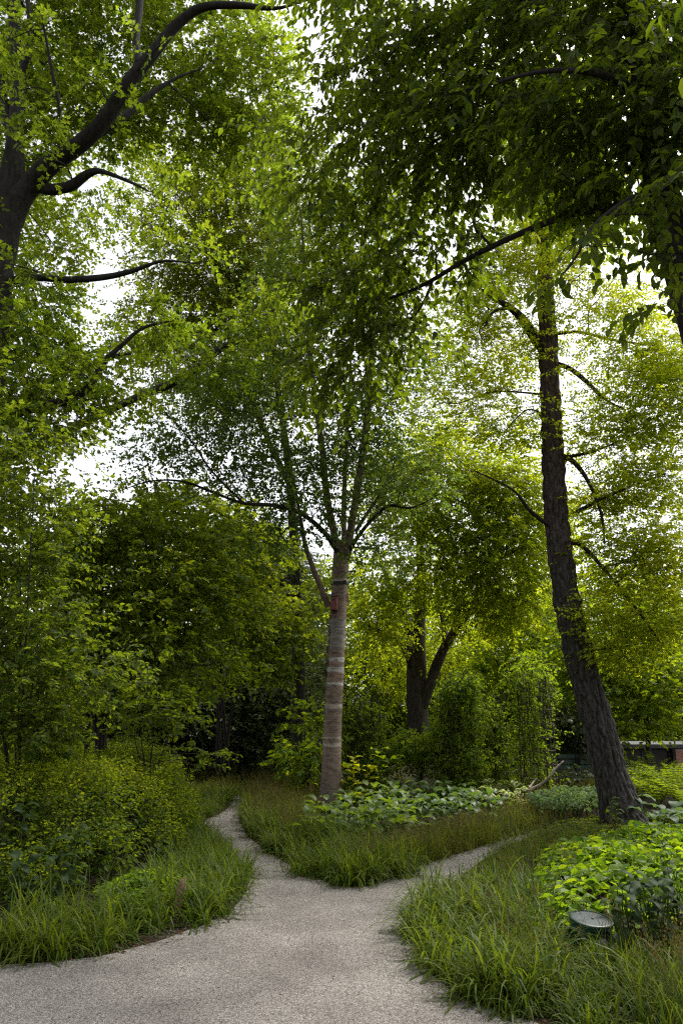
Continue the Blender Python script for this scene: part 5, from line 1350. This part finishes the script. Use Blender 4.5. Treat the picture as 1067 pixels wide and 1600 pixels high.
def building():
    Y = 22.5
    x0 = P(925, 1180, Y)[0]; x1 = P(1180, 1180, Y)[0]
    b = np.array([(x0+x1)/2, Y+2, 0.0]); W = x1-x0
    root = thing('low_building', 'low dark garden building with windows and a brick pier behind the ferns', 'building', tuple(b))
    zt = P(1000, 1163, Y)[2]
    a_ = Acc(); box(a_, (b[0], Y+2.0, zt/2-.05), (W, 3.6, zt-.1)); part('wall', a_, [M['fascia']], root)
    a_ = Acc()
    V = np.array([[x0-.3, Y-.15, zt-.07], [x1+.3, Y-.15, zt-.07], [x1+.3, Y+4, zt-.06], [x0-.3, Y+4, zt-.06]]); V = np.concatenate([V, V+[0, 0, .05]])
    a_.add(V, [[3, 2, 1, 0], [4, 5, 6, 7], [0, 1, 5, 4], [1, 2, 6, 5], [2, 3, 7, 6], [3, 0, 4, 7]]); rf = part('roof', a_, [M['roofmetal']], root)
    a_ = Acc(); box(a_, (b[0], Y-.17, zt-.045), (W+.6, .05, .12), 0, 0, .01); part('fascia_board', a_, [M['fascia']], root)
    zs = P(1000, 1199, Y)[2]
    a_ = Acc(); box(a_, (b[0], Y+.13, zs-.09), (W, .2, .17), 0, 0, .015); part('sill_band', a_, [M['greyrender']], root)
    n = 6
    for k in range(n):
        xc = x0+W*(k+.5)/n; w_ = W/n*.86; hh = zt-.14-zs
        fr = obj('window', (lambda A: A.mesh('window', [M['bolt']], b))(frame_acc((xc, Y+.17, zs+hh/2), w_, hh)), root)
        g = Acc(); box(g, (xc, Y+.19, zs+hh/2), (w_-.06, .02, hh-.06)); obj('pane', g.mesh('pane', [M['glass']], b), fr)
    zb = np.arange(0, zt-.1, .083)
    xp = P(1064, 1180, Y)[0]
    a_ = Acc(); box(a_, (xp, Y-.02, (zt-.12)/2), (.41, .22, zt-.12)); pier = part('pier', a_, [M['mortar']], root)
    bm = Acc(); box(bm, (0, 0, 0), (.195, .235, .068), 0, 0, .004); me = bm.mesh('brick', [M['brick']])
    for r_, z in enumerate(zb[:-1]):
        for q in ((-.105, .105) if r_ % 2 == 0 else (0,)):
            o = obj('brick', me, pier, (xp+q-b[0], Y-.02-b[1]-.004, z+.045))
            if r_ % 2: o.scale = (2.08, 1, 1)
    a_ = Acc()
    zr = P(1000, 1217, Y-1.2)[2]
    tube(a_, [(x0+.3, Y-1.2, zr), (x1, Y-1.2, zr)], [.035, .035], 10)
    rb_ = (float((x0+x1)/2), Y-1.2, 0.0)
    rr = thing('rail', 'low blue painted rail in front of the dark low building', 'rail', rb_)
    part('bar', a_, [M['bluemetal']], rr)
    for xx in np.linspace(x0+.4, x1-.1, 4):
        a_ = Acc(); tube(a_, [(xx, Y-1.2, -.05), (xx, Y-1.2, zr)], [.025, .025], 8); part('post', a_, [M['bluemetal']], rr)
def frame_acc(c, w_, h_):
    A = Acc(); x, y, z = c; t = .035
    box(A, (x-w_/2+t/2, y, z), (t, .05, h_)); box(A, (x+w_/2-t/2, y, z), (t, .05, h_))
    box(A, (x, y, z+h_/2-t/2), (w_-2*t, .05, t)); box(A, (x, y, z-h_/2+t/2), (w_-2*t, .05, t))
    return A
building()

# ------------------------------------------------------------------ litter
rng = np.random.default_rng(990)
M['litter'] = leaf_mat('dead_leaf', (.10, .062, .03), (.05, .03, .01), .5, .03, .8, .2)
M['pebble'] = plain_mat('loose_pebble', (.24, .225, .21), .9, var=.5, scale=3)
ac = Acc()
for line, sgn in ((LE[1:], 1), (IS, 1), (RE, 1)):
    xy = along(line, -.14, .9, 240); n = len(xy)
    az = rng.uniform(0, 6.28, n)
    sz = rng.uniform(.4, 1.2, n)
    leaves(ac, np.c_[xy, np.full(n, .012)], np.c_[np.cos(az), np.sin(az), rng.normal(0, .15, n)], UP+rng.normal(0, .3, (n, 3)), .035*sz, .018*sz)
poly = np.vstack([LE[1:], IS, RE])
xy = scatter(rng, [(-4, 4.2), (4, 4.2), (2.2, 9), (-1.5, 9)], 520); az = rng.uniform(0, 6.28, 520); sz = rng.uniform(.2, .9, 520)
leaves(ac, np.c_[xy, np.full(520, .012)], np.c_[np.cos(az), np.sin(az), np.zeros(520)], UP+rng.normal(0, .3, (520, 3)), .03*sz, .014*sz)
tag(obj('leaf_litter', ac.mesh('leaf_litter', [M['litter']])), 'dry brown leaf litter along the path edges', 'leaf litter', kind='stuff')
ac = Acc()
xy = scatter(rng, [(-3.2, 4.2), (1.4, 4.2), (1.2, 7.5), (-1.4, 7.5)], 9000); n = len(xy)
T = np.array([[1, 0, 0], [0, 1, 0], [-1, 0, 0], [0, -1, 0], [0, 0, .8]]); s_ = rng.uniform(.002, .0055, n); az = rng.uniform(0, 6.28, n)
ca_, sa_ = np.cos(az), np.sin(az)
V = np.stack([T[None, :, 0]*ca_[:, None]-T[None, :, 1]*sa_[:, None], T[None, :, 0]*sa_[:, None]+T[None, :, 1]*ca_[:, None], np.tile(T[None, :, 2], (n, 1))], -1)*s_[:, None, None]+np.c_[xy, np.full(n, .0055)][:, None]
ac.add(V.reshape(-1, 3), ((np.arange(n)*5)[:, None, None]+np.array([[0, 1, 4], [1, 2, 4], [2, 3, 4], [3, 0, 4]])[None]).reshape(-1, 3))
tag(obj('loose_gravel', ac.mesh('loose_gravel', [M['pebble']])), 'loose grey gravel lying on the path surface', 'gravel', kind='stuff')
